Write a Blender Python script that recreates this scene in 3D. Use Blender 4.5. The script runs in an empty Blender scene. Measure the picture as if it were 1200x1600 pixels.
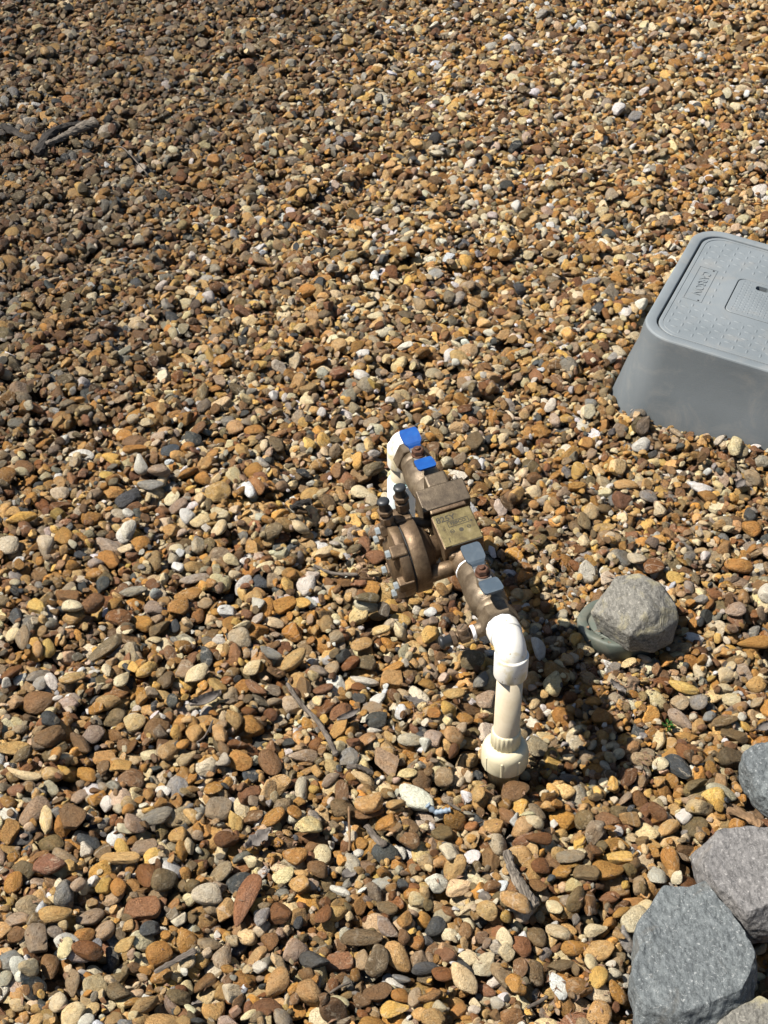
import bpy, bmesh, math, random, sys
import numpy as np
from mathutils import Vector, Matrix, noise as mnoise

# ------------------------------------------------------------------ camera, sky, sun, exposure
scene = bpy.context.scene
col = scene.collection
FPX, CAM_H, PITCH = 2404.0, 1.5, math.radians(38.0)      # focal length in photo pixels, eye height, tilt
cam_d = bpy.data.cameras.new('camera')
cam_d.sensor_fit = 'VERTICAL'; cam_d.sensor_height = 24.0
cam_d.lens = FPX / 1600.0 * 24.0
cam_d.clip_start = 0.05; cam_d.clip_end = 2000.0
cam = bpy.data.objects.new('camera', cam_d); col.objects.link(cam)
cam.location = (0, 0, CAM_H); cam.rotation_euler = (math.pi / 2 - PITCH, 0, 0)
scene.camera = cam

SUN_EL, SUN_FROM = math.radians(56.0), (-0.999, -0.045)     # the sun stands to the left, a little behind the viewer
world = bpy.data.worlds.new('World'); scene.world = world; world.use_nodes = True
wn = world.node_tree.nodes; wl = world.node_tree.links
sky = wn.new('ShaderNodeTexSky'); sky.sky_type = 'NISHITA'; sky.sun_disc = False
sky.sun_elevation = SUN_EL
sky.sun_rotation = math.atan2(SUN_FROM[0], SUN_FROM[1])
sky.altitude = 100; sky.dust_density = 1.0
wl.new(sky.outputs['Color'], wn['Background'].inputs['Color'])
wn['Background'].inputs['Strength'].default_value = 0.05
sun_d = bpy.data.lights.new('sun', 'SUN'); sun_d.energy = 5.0; sun_d.angle = math.radians(0.53)
sun_d.color = (1.0, 0.945, 0.86)
sun = bpy.data.objects.new('sun', sun_d); col.objects.link(sun)
_sd = Vector((SUN_FROM[0] * math.cos(SUN_EL), SUN_FROM[1] * math.cos(SUN_EL), math.sin(SUN_EL)))
sun.rotation_euler = _sd.to_track_quat('Z', 'Y').to_euler(); sun.location = (-2, -1, 4)
scene.view_settings.view_transform = 'Standard'; scene.view_settings.look = 'None'
scene.view_settings.gamma = 1.0; scene.view_settings.exposure = 1.0
scene.view_settings.use_curve_mapping = False
scene.cycles.max_bounces = 4; scene.cycles.diffuse_bounces = 1; scene.cycles.glossy_bounces = 2
scene.cycles.transmission_bounces = 2

rng = np.random.default_rng(11)
R = math.radians

# ------------------------------------------------------------------ picture <-> ground
def ray(px, py):
    dx, dy = px - 600.0, py - 800.0
    return np.array([dx, FPX * math.cos(PITCH) - dy * math.sin(PITCH), -(FPX * math.sin(PITCH) + dy * math.cos(PITCH))])
def at(px, py, z=0.0):
    d = ray(px, py); t = (z - CAM_H) / d[2]
    return np.array([d[0] * t, d[1] * t, z])
def depth_of(y, z=0.0): return y * math.cos(PITCH) + (CAM_H - z) * math.sin(PITCH)
def to_px(x, y, z=0.0):
    dep = depth_of(y, z); up = y * math.sin(PITCH) + (z - CAM_H) * math.cos(PITCH)
    return 600 + FPX * x / dep, 800 - FPX * up / dep

# ------------------------------------------------------------------ tags
def tag(o, label=None, cat=None, group=None, kind=None):
    if label: o['label'] = label
    if cat: o['category'] = cat
    if group: o['group'] = group
    if kind: o['kind'] = kind
    return o
def empty(name, loc=(0, 0, 0), rz=0.0):
    o = bpy.data.objects.new(name, None); col.objects.link(o)
    o.location = loc; o.rotation_euler = (0, 0, rz); o.empty_display_size = 0.05
    return o
def link_mesh(name, me, parent=None, mat=None):
    o = bpy.data.objects.new(name, me); col.objects.link(o)
    if parent: o.parent = parent
    if mat and not me.materials: me.materials.append(mat)
    return o

# ------------------------------------------------------------------ materials
class NT:
    def __init__(s, name):
        s.m = bpy.data.materials.new(name); s.m.use_nodes = True
        s.n = s.m.node_tree.nodes; s.l = s.m.node_tree.links
        s.b = s.n['Principled BSDF']
    def node(s, t, **kw):
        nd = s.n.new(t)
        for k, v in kw.items(): setattr(nd, k, v)
        return nd
    def link(s, a, b): s.l.new(a, b)
    def coord(s, which='Object'):
        return s.node('ShaderNodeTexCoord').outputs[which]
    def noise(s, vec, scale, detail=4.0, rough=0.55, dist=0.0):
        nd = s.node('ShaderNodeTexNoise'); nd.inputs['Scale'].default_value = scale
        nd.inputs['Detail'].default_value = detail; nd.inputs['Roughness'].default_value = rough
        nd.inputs['Distortion'].default_value = dist
        if vec is not None: s.link(vec, nd.inputs['Vector'])
        return nd.outputs['Fac']
    def ramp(s, fac, stops):
        nd = s.node('ShaderNodeValToRGB'); r = nd.color_ramp
        while len(r.elements) < len(stops): r.elements.new(0.5)
        for e, (p, c) in zip(r.elements, stops):
            e.position = p; e.color = (c, c, c, 1) if isinstance(c, (int, float)) else (*c, 1)
        s.link(fac, nd.inputs['Fac']); return nd.outputs['Color']
    def mix(s, fac, a, b, mode='MIX'):
        nd = s.node('ShaderNodeMix'); nd.data_type = 'RGBA'; nd.blend_type = mode
        for sock, v in ((nd.inputs[0], fac), (nd.inputs[6], a), (nd.inputs[7], b)):
            if isinstance(v, (int, float)): sock.default_value = v
            elif isinstance(v, tuple): sock.default_value = (*v, 1)
            else: s.link(v, sock)
        return nd.outputs[2]
    def math(s, op, a, b=0.0, clamp=False):
        nd = s.node('ShaderNodeMath', operation=op); nd.use_clamp = clamp
        for i, v in enumerate((a, b)):
            if isinstance(v, (int, float)): nd.inputs[i].default_value = v
            else: s.link(v, nd.inputs[i])
        return nd.outputs[0]
    def bump(s, h, strength, dist, normal=None):
        nd = s.node('ShaderNodeBump'); nd.inputs['Strength'].default_value = strength
        nd.inputs['Distance'].default_value = dist; s.link(h, nd.inputs['Height'])
        if normal is not None: s.link(normal, nd.inputs['Normal'])
        return nd.outputs['Normal']
    def set(s, **kw):
        for k, v in kw.items():
            sock = s.b.inputs[k.replace('_', ' ')]
            if isinstance(v, (int, float)): sock.default_value = v
            elif isinstance(v, tuple): sock.default_value = (*v, 1) if len(v) == 3 else v
            else: s.link(v, sock)
        return s.m

def mat_pebble():
    t = NT('pebble_stone')
    tint = t.node('ShaderNodeAttribute', attribute_type='INSTANCER', attribute_name='tint').outputs['Color']
    info = t.node('ShaderNodeObjectInfo')
    off = t.node('ShaderNodeVectorMath', operation='SCALE'); off.inputs[0].default_value = (37, 91, 53)
    t.link(info.outputs['Random'], off.inputs['Scale'])
    add = t.node('ShaderNodeVectorMath', operation='ADD'); t.link(t.coord(), add.inputs[0]); t.link(off.outputs[0], add.inputs[1])
    v = add.outputs[0]
    big = t.noise(v, 0.9, 3, 0.6, 0.6); mid = t.noise(v, 3.2, 4, 0.64, 0.3); fine = t.noise(v, 11.0, 4, 0.72)
    sep = t.node('ShaderNodeSeparateColor'); t.link(tint, sep.inputs[0])
    keep = t.ramp(sep.outputs[2], [(0.30, 1.0), (0.62, 0.12)])            # white stones take less of the iron stain
    c = t.mix(t.math('MULTIPLY', t.ramp(big, [(0.33, 0.0), (0.68, 0.75)]), keep), tint, t.mix(1.0, tint, (1.12, 0.92, 0.66), 'MULTIPLY'))
    c = t.mix(t.math('MULTIPLY', t.ramp(mid, [(0.34, 0.6), (0.60, 0.0)]), t.ramp(keep, [(0.0, 0.3), (1.0, 1.0)])), c, t.mix(1.0, c, (0.66, 0.60, 0.52), 'MULTIPLY'))
    # pale crust and quartz patches on part of the stones
    r2 = t.math('FRACT', t.math('MULTIPLY', info.outputs['Random'], 17.31))
    crust = t.math('MULTIPLY', t.ramp(t.noise(v, 1.7, 3, 0.66, 0.8), [(0.55, 0.0), (0.66, 1.0)]), t.ramp(r2, [(0.55, 0.0), (0.75, 0.7)]))
    c = t.mix(crust, c, t.mix(0.55, c, (0.74, 0.62, 0.44)))
    # thin veins / bedding on some
    r3 = t.math('FRACT', t.math('MULTIPLY', info.outputs['Random'], 43.7))
    wv = t.node('ShaderNodeTexWave', wave_type='BANDS'); wv.inputs['Scale'].default_value = 0.28; wv.inputs['Distortion'].default_value = 7.0
    wv.inputs['Detail'].default_value = 3.0; wv.inputs['Detail Scale'].default_value = 1.4; t.link(v, wv.inputs['Vector'])
    vein = t.math('MULTIPLY', t.ramp(wv.outputs['Fac'], [(0.93, 0.0), (0.985, 1.0)]), t.ramp(r3, [(0.90, 0.0), (0.94, 0.40)]))
    c = t.mix(vein, c, t.mix(0.6, c, (0.82, 0.76, 0.64)))
    c = t.mix(t.ramp(fine, [(0.36, 0.5), (0.52, 0.0)]), c, t.mix(1.0, c, (0.55, 0.48, 0.42), 'MULTIPLY'))
    c = t.mix(t.ramp(fine, [(0.58, 0.0), (0.75, 0.35)]), c, t.mix(0.5, c, (0.8, 0.72, 0.58)))
    n = t.bump(mid, 0.7, 0.13); n = t.bump(fine, 0.6, 0.05, n)
    rough = t.ramp(big, [(0.3, 0.46), (0.7, 0.74)])
    return t.set(Base_Color=c, Roughness=rough, Normal=n, Specular_IOR_Level=0.38)

def mat_soil():
    t = NT('soil')
    v = t.coord()
    a = t.noise(v, 6.0, 6, 0.6); b = t.noise(v, 90.0, 6, 0.7); g = t.noise(v, 300.0, 3, 0.6)
    vo = t.node('ShaderNodeTexVoronoi'); vo.inputs['Scale'].default_value = 45.0; t.link(v, vo.inputs['Vector'])
    c = t.mix(t.ramp(b, [(0.3, 0.0), (0.7, 1.0)]), (0.045, 0.027, 0.015), (0.20, 0.125, 0.065))
    c = t.mix(t.ramp(a, [(0.4, 0.0), (0.65, 0.5)]), c, (0.14, 0.10, 0.07))
    c = t.mix(t.ramp(vo.outputs['Distance'], [(0.1, 0.45), (0.45, 0.0)]), c, t.mix(0.7, c, vo.outputs['Color'], 'MULTIPLY'))
    n = t.bump(b, 0.9, 0.006); n = t.bump(g, 0.7, 0.002, n)
    return t.set(Base_Color=c, Roughness=0.95, Normal=n, Specular_IOR_Level=0.1)

def mat_rock(name, ca, cb, cc, lichen=None):
    t = NT(name); v = t.coord()
    a = t.noise(v, 14.0, 6, 0.65); b = t.noise(v, 250.0, 5, 0.75, 0.4); g = t.noise(v, 90.0, 6, 0.7)
    st = t.node('ShaderNodeMapping'); st.inputs['Scale'].default_value = (1.0, 0.35, 1.0); st.inputs['Rotation'].default_value = (0.3, 0.2, 0.6)
    t.link(v, st.inputs['Vector'])
    gr = t.noise(st.outputs[0], 210.0, 4, 0.75)
    c = t.mix(t.ramp(gr, [(0.36, 0.0), (0.62, 1.0)]), ca, cb)
    c = t.mix(t.ramp(b, [(0.57, 0.0), (0.66, 0.65)]), c, cc)
    c = t.mix(t.ramp(b, [(0.34, 0.8), (0.42, 0.0)]), c, (0.035, 0.037, 0.04))
    c = t.mix(t.ramp(a, [(0.35, 0.5), (0.65, 0.0)]), c, t.mix(1.0, c, (0.72, 0.72, 0.74), 'MULTIPLY'))
    c = t.mix(t.ramp(t.noise(v, 9.0, 5, 0.7, 1.2), [(0.56, 0.0), (0.74, 0.5)]), c, (0.17, 0.14, 0.10))
    if lichen: c = t.mix(t.ramp(t.noise(v, 22.0, 6, 0.7, 0.5), [(0.52, 0.0), (0.68, 0.75)]), c, lichen)
    n = t.bump(t.noise(v, 26.0, 5, 0.62, 1.8), 0.5, 0.010); n = t.bump(g, 0.7, 0.004, n); n = t.bump(b, 0.6, 0.0015, n)
    return t.set(Base_Color=c, Roughness=0.82, Normal=n, Specular_IOR_Level=0.35)

def mat_bronze(name, ca, cb, metal=0.55, rough=0.5):
    t = NT(name); v = t.coord()
    a = t.noise(v, 22.0, 6, 0.65, 0.3); b = t.noise(v, 420.0, 4, 0.7); d = t.noise(v, 75.0, 5, 0.65)
    c = t.mix(t.ramp(a, [(0.36, 0.0), (0.66, 1.0)]), ca, cb)
    c = t.mix(t.ramp(d, [(0.36, 0.75), (0.58, 0.0)]), c, t.mix(1.0, c, (0.40, 0.36, 0.33), 'MULTIPLY'))
    c = t.mix(t.ramp(d, [(0.62, 0.0), (0.78, 0.35)]), c, (0.42, 0.35, 0.24))
    n = t.bump(b, 0.6, 0.0008); n = t.bump(d, 0.04, 0.0010, n)
    r = t.ramp(a, [(0.3, rough + 0.10), (0.7, rough - 0.06)])
    return t.set(Base_Color=c, Roughness=r, Metallic=metal, Normal=n)

def mat_plastic(name, ca, cb, rough=0.45, scale=18.0, blot=(0.46, 0.66), spots=None, bump=0.0004, spec=0.45):
    t = NT(name); v = t.coord()
    a = t.noise(v, scale, 6, 0.6, 0.4); b = t.noise(v, 260.0, 4, 0.7); sc = t.noise(v, 60.0, 8, 0.75, 1.5)
    c = t.mix(t.ramp(a, [(blot[0], 0.0), (blot[1], 1.0)]), ca, cb)
    c = t.mix(t.ramp(sc, [(0.30, 0.35), (0.46, 0.0)]), c, t.mix(1.0, c, (0.74, 0.70, 0.62), 'MULTIPLY'))
    if spots:
        vo = t.node('ShaderNodeTexVoronoi'); vo.inputs['Scale'].default_value = 75.0; t.link(v, vo.inputs['Vector'])
        c = t.mix(t.ramp(vo.outputs['Distance'], [(0.07, 0.9), (0.10, 0.0)]), c, spots)
    n = t.bump(b, 0.5, bump)
    return t.set(Base_Color=c, Roughness=t.ramp(sc, [(0.3, rough + 0.15), (0.6, rough)]), Normal=n, Specular_IOR_Level=spec)

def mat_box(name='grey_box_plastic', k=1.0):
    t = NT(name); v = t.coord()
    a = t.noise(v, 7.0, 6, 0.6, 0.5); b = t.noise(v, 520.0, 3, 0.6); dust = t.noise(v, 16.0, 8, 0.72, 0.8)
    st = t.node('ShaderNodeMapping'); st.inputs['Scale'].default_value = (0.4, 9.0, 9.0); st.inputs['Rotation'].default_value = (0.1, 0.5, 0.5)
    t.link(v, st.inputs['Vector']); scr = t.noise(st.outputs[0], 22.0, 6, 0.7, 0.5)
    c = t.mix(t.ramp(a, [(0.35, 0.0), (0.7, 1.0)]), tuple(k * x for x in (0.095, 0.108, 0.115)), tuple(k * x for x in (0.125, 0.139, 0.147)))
    c = t.mix(t.ramp(dust, [(0.50, 0.0), (0.74, 0.42)]), c, (0.23, 0.215, 0.19))
    c = t.mix(t.ramp(scr, [(0.66, 0.0), (0.74, 0.25)]), c, (0.27, 0.28, 0.285))
    n = t.bump(b, 0.5, 0.0006); n = t.bump(a, 0.2, 0.004, n)
    return t.set(Base_Color=c, Roughness=t.ramp(dust, [(0.3, 0.5), (0.7, 0.68)]), Normal=n, Specular_IOR_Level=0.4)

def mat_simple(name, c, rough=0.6, metal=0.0, var=0.35, scale=60.0, spec=0.4):
    t = NT(name); v = t.coord(); a = t.noise(v, scale, 5, 0.65)
    k = t.mix(t.ramp(a, [(0.3, var), (0.65, 0.0)]), c, tuple(x * 0.45 for x in c))
    return t.set(Base_Color=k, Roughness=rough, Metallic=metal, Normal=t.bump(a, 0.3, 0.0008), Specular_IOR_Level=spec)

def mat_wood(name, ca, cb):
    t = NT(name); v = t.coord()
    st = t.node('ShaderNodeMapping'); st.inputs['Scale'].default_value = (0.10, 1.0, 1.0); t.link(v, st.inputs['Vector'])
    a = t.noise(st.outputs[0], 420.0, 6, 0.7, 0.6); b = t.noise(v, 40.0, 5, 0.6)
    c = t.mix(t.ramp(a, [(0.38, 0.0), (0.62, 1.0)]), ca, cb)
    c = t.mix(t.ramp(b, [(0.35, 0.5), (0.6, 0.0)]), c, tuple(x * 0.6 for x in ca))
    return t.set(Base_Color=c, Roughness=0.85, Normal=t.bump(a, 0.9, 0.0012), Specular_IOR_Level=0.25)

M = {}
M['pebble'] = mat_pebble(); M['soil'] = mat_soil()
M['rock_grey'] = mat_rock('rock_blue_grey', (0.058, 0.066, 0.068), (0.145, 0.160, 0.162), (0.42, 0.43, 0.42))
M['rock_pink'] = mat_rock('rock_mauve_grey', (0.080, 0.076, 0.073), (0.19, 0.182, 0.175), (0.44, 0.42, 0.40))
M['rock_tan'] = mat_rock('rock_lichen_grey', (0.085, 0.080, 0.068), (0.21, 0.20, 0.172), (0.46, 0.43, 0.36), (0.33, 0.29, 0.165))
M['bronze'] = mat_bronze('weathered_bronze', (0.115, 0.074, 0.042), (0.200, 0.138, 0.080))
M['bronze_valve'] = mat_bronze('ball_valve_brass', (0.130, 0.097, 0.062), (0.22, 0.172, 0.115), 0.45, 0.44)
M['bronze_cap'] = mat_bronze('cap_bronze', (0.070, 0.052, 0.033), (0.130, 0.098, 0.062), 0.45, 0.5)
M['brass_plate'] = mat_bronze('plate_brass', (0.115, 0.090, 0.033), (0.165, 0.132, 0.055), 0.4, 0.46)
M['cock'] = mat_bronze('test_cock_bronze', (0.13, 0.088, 0.055), (0.22, 0.15, 0.09), 0.5, 0.5)
M['dark_print'] = mat_simple('dark_lettering', (0.035, 0.03, 0.018), 0.7)
M['seal'] = mat_simple('black_rubber_seal', (0.02, 0.02, 0.02), 0.7)
M['bolt'] = mat_simple('zinc_bolt', (0.42, 0.46, 0.46), 0.45, 0.6)
M['rust'] = mat_simple('rusty_steel_nut', (0.11, 0.052, 0.030), 0.55, 0.35, 0.6, 240.0)
M['tape'] = mat_simple('white_thread_tape', (0.80, 0.80, 0.80), 0.6, 0.0, 0.1)
M['rubber'] = mat_simple('black_rubber_cap', (0.022, 0.024, 0.026), 0.42, 0.0, 0.2)
M['pvc_elbow'] = mat_plastic('white_pvc_elbow', (0.66, 0.64, 0.58), (0.54, 0.47, 0.30), 0.42, 30.0, (0.54, 0.64), (0.30, 0.24, 0.15))
M['pvc_pipe'] = mat_plastic('cream_pvc_pipe', (0.50, 0.43, 0.315), (0.42, 0.35, 0.24), 0.42)
M['pvc_union'] = mat_plastic('yellowed_pvc_union', (0.56, 0.50, 0.34), (0.46, 0.40, 0.25), 0.48)
M['pvc_blue'] = mat_plastic('bluish_white_coupling', (0.70, 0.76, 0.76), (0.62, 0.70, 0.70), 0.45)
M['primer'] = mat_simple('teal_pipe_cement', (0.35, 0.55, 0.52), 0.5)
M['handle_faded'] = mat_plastic('faded_blue_grey_vinyl', (0.038, 0.056, 0.075), (0.062, 0.082, 0.100), 0.5, 60.0)
M['handle_blue'] = mat_plastic('bright_blue_vinyl', (0.003, 0.050, 0.220), (0.006, 0.068, 0.26), 0.4, 60.0)
M['steel'] = mat_simple('handle_steel', (0.40, 0.40, 0.38), 0.4, 0.8)
M['box'] = mat_box(); M['box_top_lit'] = mat_box('sunlit_top_plastic', 1.42)  # lid and rim: same plastic lightened, sunlight on top put into the colour
M['hole'] = mat_simple('hole_shade', (0.01, 0.01, 0.012), 0.9)  # near black standing in for the shade inside the holes
M['green_lid'] = mat_plastic('faded_green_plastic', (0.070, 0.082, 0.066), (0.115, 0.115, 0.090), 0.6, 40.0)
M['driftwood'] = mat_wood('weathered_driftwood', (0.05, 0.042, 0.034), (0.23, 0.195, 0.155))
M['charred'] = mat_wood('dark_rotten_wood', (0.012, 0.011, 0.010), (0.05, 0.042, 0.035))
M['twig'] = mat_wood('grey_twig', (0.055, 0.045, 0.036), (0.16, 0.135, 0.11))
M['bark'] = mat_wood('brown_bark', (0.12, 0.075, 0.04), (0.26, 0.16, 0.085))
M['leaf_dry'] = mat_simple('dry_grey_leaf', (0.27, 0.24, 0.215), 0.8, 0.0, 0.5, 90.0)
M['litter'] = mat_simple('brown_leaf_litter', (0.19, 0.115, 0.07), 0.9, 0.0, 0.6, 120.0)
M['sprout'] = mat_simple('green_sprout_leaf', (0.075, 0.19, 0.035), 0.5, 0.0, 0.3)
M['wire'] = mat_simple('blue_grey_plastic_tie', (0.19, 0.24, 0.29), 0.5)

# ------------------------------------------------------------------ mesh builder
class MB:
    def __init__(s): s.bm = bmesh.new()
    def _frame(s, axis):
        a = Vector(axis).normalized()
        t = Vector((0, 0, 1)) if abs(a.z) < 0.9 else Vector((1, 0, 0))
        e1 = t.cross(a).normalized(); e2 = a.cross(e1)
        return a, e1, e2
    def lathe(s, origin, axis, prof, n=32, phase=0.0, smooth=True, radfn=None):
        a, e1, e2 = s._frame(axis); o = Vector(origin); rings = []
        for (h, r) in prof:
            ring = []
            for i in range(n):
                th = phase + 2 * math.pi * i / n
                rr = r * (radfn(i, h) if radfn else 1.0)
                ring.append(s.bm.verts.new(o + a * h + (e1 * math.cos(th) + e2 * math.sin(th)) * rr))
            rings.append(ring)
        for p, q in zip(rings[:-1], rings[1:]):
            for i in range(n):
                f = s.bm.faces.new((p[i], p[(i + 1) % n], q[(i + 1) % n], q[i])); f.smooth = smooth
        s.bm.faces.new(list(reversed(rings[0]))); s.bm.faces.new(rings[-1])
        return s
    def cyl(s, p0, p1, r0, r1=None, n=28, bev=0.0):
        r1 = r0 if r1 is None else r1
        p0, p1 = Vector(p0), Vector(p1); L = (p1 - p0).length
        prof = [(0, r0), (L, r1)]
        if bev: prof = [(0, r0 - bev), (bev, r0), (L - bev, r1), (L, r1 - bev)]
        return s.lathe(p0, p1 - p0, prof, n)
    def hexp(s, p0, p1, flats, n=6, phase=0.0, bev=0.0012):
        p0, p1 = Vector(p0), Vector(p1); L = (p1 - p0).length; r = flats / 2 / math.cos(math.pi / n)
        return s.lathe(p0, p1 - p0, [(0, r - bev), (bev, r), (L - bev, r), (L, r - bev)], n, phase, smooth=False)
    def box(s, c, size, rot=None, bev=0.0, seg=2, taper=None):
        hx, hy, hz = (k / 2 for k in size); Rm = rot if rot is not None else Matrix.Identity(3)
        vs = []
        for z in (-1, 1):
            k = taper if (taper and z > 0) else 1.0
            for x, y in ((-1, -1), (1, -1), (1, 1), (-1, 1)):
                vs.append(s.bm.verts.new(Vector(c) + Rm @ Vector((x * hx * k, y * hy * k, z * hz))))
        fs = [(0, 3, 2, 1), (4, 5, 6, 7), (0, 1, 5, 4), (1, 2, 6, 5), (2, 3, 7, 6), (3, 0, 4, 7)]
        faces = [s.bm.faces.new([vs[i] for i in f]) for f in fs]
        if bev:
            es = list({e for f in faces for e in f.edges})
            bmesh.ops.bevel(s.bm, geom=es, offset=bev, segments=seg, profile=0.5, affect='EDGES')
        return s
    def tube(s, pts, radii, n=12, cap=True, ridge=0.0, seed=0):
        pts = [Vector(p) for p in pts]; rings = []; rr = random.Random(seed)
        prev = None
        for k, p in enumerate(pts):
            d = (pts[min(k + 1, len(pts) - 1)] - pts[max(k - 1, 0)]).normalized()
            if prev is None: a, e1, e2 = s._frame(d)
            else:
                e1 = (prev - d * prev.dot(d)).normalized(); e2 = d.cross(e1)
            prev = e1; r = radii[k] if hasattr(radii, '__len__') else radii
            rings.append([s.bm.verts.new(p + (e1 * math.cos(2 * math.pi * i / n) + e2 * math.sin(2 * math.pi * i / n)) * r * (1 + ridge * rr.uniform(-1, 1))) for i in range(n)])
        for p, q in zip(rings[:-1], rings[1:]):
            for i in range(n):
                f = s.bm.faces.new((p[i], p[(i + 1) % n], q[(i + 1) % n], q[i])); f.smooth = ridge < 0.12
        if cap: s.bm.faces.new(list(reversed(rings[0]))); s.bm.faces.new(rings[-1])
        return s
    def build(s, name, mat, parent=None, xf=None, recalc=True):
        if recalc: bmesh.ops.recalc_face_normals(s.bm, faces=s.bm.faces)
        me = bpy.data.meshes.new(name); s.bm.to_mesh(me); s.bm.free()
        if xf:
            for v in me.vertices: v.co = xf(v.co)
        me.materials.append(mat)
        return link_mesh(name, me, parent)

def text_mesh(name, body, size, mat, parent, origin, ex, ey, thick=0.0004, bold=0.0):
    """flat lettering: origin = centre, ex = reading direction, ey = up of the letters"""
    cu = bpy.data.curves.new(name, 'FONT'); cu.body = body; cu.size = size; cu.extrude = thick; cu.offset = bold
    cu.align_x = 'CENTER'; cu.align_y = 'CENTER'; cu.resolution_u = 3
    o = bpy.data.objects.new(name + '_tmp', cu); col.objects.link(o)
    bpy.context.view_layer.update()
    me = bpy.data.meshes.new_from_object(o.evaluated_get(bpy.context.evaluated_depsgraph_get()))
    bpy.data.objects.remove(o); bpy.data.curves.remove(cu)
    ex = Vector(ex).normalized(); ey = Vector(ey); ey = (ey - ex * ey.dot(ex)).normalized(); ez = ex.cross(ey); O = Vector(origin)
    for v in me.vertices: v.co = O + ex * v.co.x + ey * v.co.y + ez * v.co.z
    me.name = name; me.materials.clear(); me.materials.append(mat)
    return link_mesh(name, me, parent)

# ------------------------------------------------------------------ where the fixed things stand
RISER = np.array([0.157, 1.383])                                  # near riser; the pipework runs from it to the far riser
YAW = math.asin(0.285)
UAX = np.array([-0.285, math.sqrt(1 - 0.285 ** 2)])
SPAN = 0.46
RISER2 = RISER + UAX * SPAN
BOX_H = 0.155
BE = np.array([0.396, 0.918]); BE /= np.linalg.norm(BE); BN = np.array([BE[1], -BE[0]])   # box: long side, short side
BOX_L, BOX_W, FLARE = 0.415, 0.315, 0.027
_c = at(1001, 512, BOX_H)[:2]
BOX_O = _c - BE * 0.012 - BN * 0.017                               # near left corner of the top, corners unrounded
def rrect(l, w, r, n=8, off=0.0):
    """rounded rectangle in box axes (along n, along e), grown by off, counter-clockwise"""
    pts = []; x0, x1, y0, y1 = -off, w + off, -off, l + off; r = r + off * 0.8
    for cx, cy, a0 in ((x1 - r, y0 + r, -90), (x1 - r, y1 - r, 0), (x0 + r, y1 - r, 90), (x0 + r, y0 + r, 180)):
        for k in range(n + 1):
            a = R(a0 + 90 * k / n); pts.append((cx + r * math.cos(a), cy + r * math.sin(a)))
    return pts
def box_xy(p): return BOX_O + BN * p[0] + BE * p[1]

ROCKS = [ # outline in the photo, height of the outline's level, height, sink, material key, label
    ([(926, 952), (940, 925), (966, 902), (1000, 898), (1030, 912), (1052, 945), (1056, 975), (1044, 1000), (1018, 1015), (985, 1013), (955, 998), (934, 978)], 0.030, 0.085, 'rock_tan',
     'lichened tan grey boulder resting on the round green lid', 'faceted'),
    ([(1010, 1418), (1036, 1388), (1072, 1390), (1102, 1377), (1138, 1418), (1170, 1475), (1183, 1535), (1165, 1572), (1120, 1596), (1085, 1612), (1000, 1602), (993, 1560), (998, 1490)], 0.04, 0.075, 'rock_grey',
     'large blue grey boulder in the bottom right corner', 'flat'),
    ([(1082, 1318), (1110, 1300), (1190, 1292), (1262, 1310), (1285, 1370), (1245, 1425), (1168, 1440), (1140, 1412), (1108, 1372), (1094, 1345)], 0.04, 0.07, 'rock_pink',
     'mauve grey slab boulder leaning above the large blue grey boulder', 'flat'),
    ([(1158, 1180), (1185, 1168), (1250, 1172), (1275, 1225), (1235, 1262), (1198, 1245), (1175, 1215)], 0.03, 0.055, 'rock_grey',
     'smooth grey rock cut by the right edge above the mauve grey slab', 'flat'),
    ([(1128, 1592), (1160, 1570), (1215, 1566), (1262, 1600), (1250, 1660), (1180, 1680), (1120, 1650)], 0.03, 0.05, 'rock_tan',
     'greyish rock just showing at the bottom right corner of the photo', 'flat'),
]
RING_C = at(966, 967, 0.0)[:2]; RING_R = 0.058

# ------------------------------------------------------------------ the ground sheet
def h0(x, y):
    return -0.045 + 0.006 * mnoise.noise(Vector((x * 2.3, y * 2.3, 1.7))) + 0.003 * mnoise.noise(Vector((x * 7, y * 7, 5.1))) \
        + 0.030 * math.exp(-max(0.0, math.hypot(x - 0.62, y - 2.36) - 0.27) ** 2 / 0.006) \
        + 0.024 * math.exp(-((x - RING_C[0]) ** 2 + (y - RING_C[1]) ** 2) / 0.006)
xs = np.concatenate([[-500, -80, -20, -6, -3], np.linspace(-2.2, 2.2, 180), [3, 6, 20, 80, 500]])
ys = np.concatenate([[-500, -80, -20, -4, -1], np.linspace(0.2, 5.8, 220), [8, 20, 80, 500]])
gv = [(float(x), float(y), h0(x, y)) for y in ys for x in xs]
nx = len(xs)
gf = [(j * nx + i, j * nx + i + 1, (j + 1) * nx + i + 1, (j + 1) * nx + i) for j in range(len(ys) - 1) for i in range(nx - 1)]
gm = bpy.data.meshes.new('ground'); gm.from_pydata(gv, [], gf); gm.polygons.foreach_set('use_smooth', [True] * len(gf))
tag(link_mesh('ground', gm, None, M['soil']), 'dark brown soil showing in the gaps between the pebbles', kind='structure')

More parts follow.
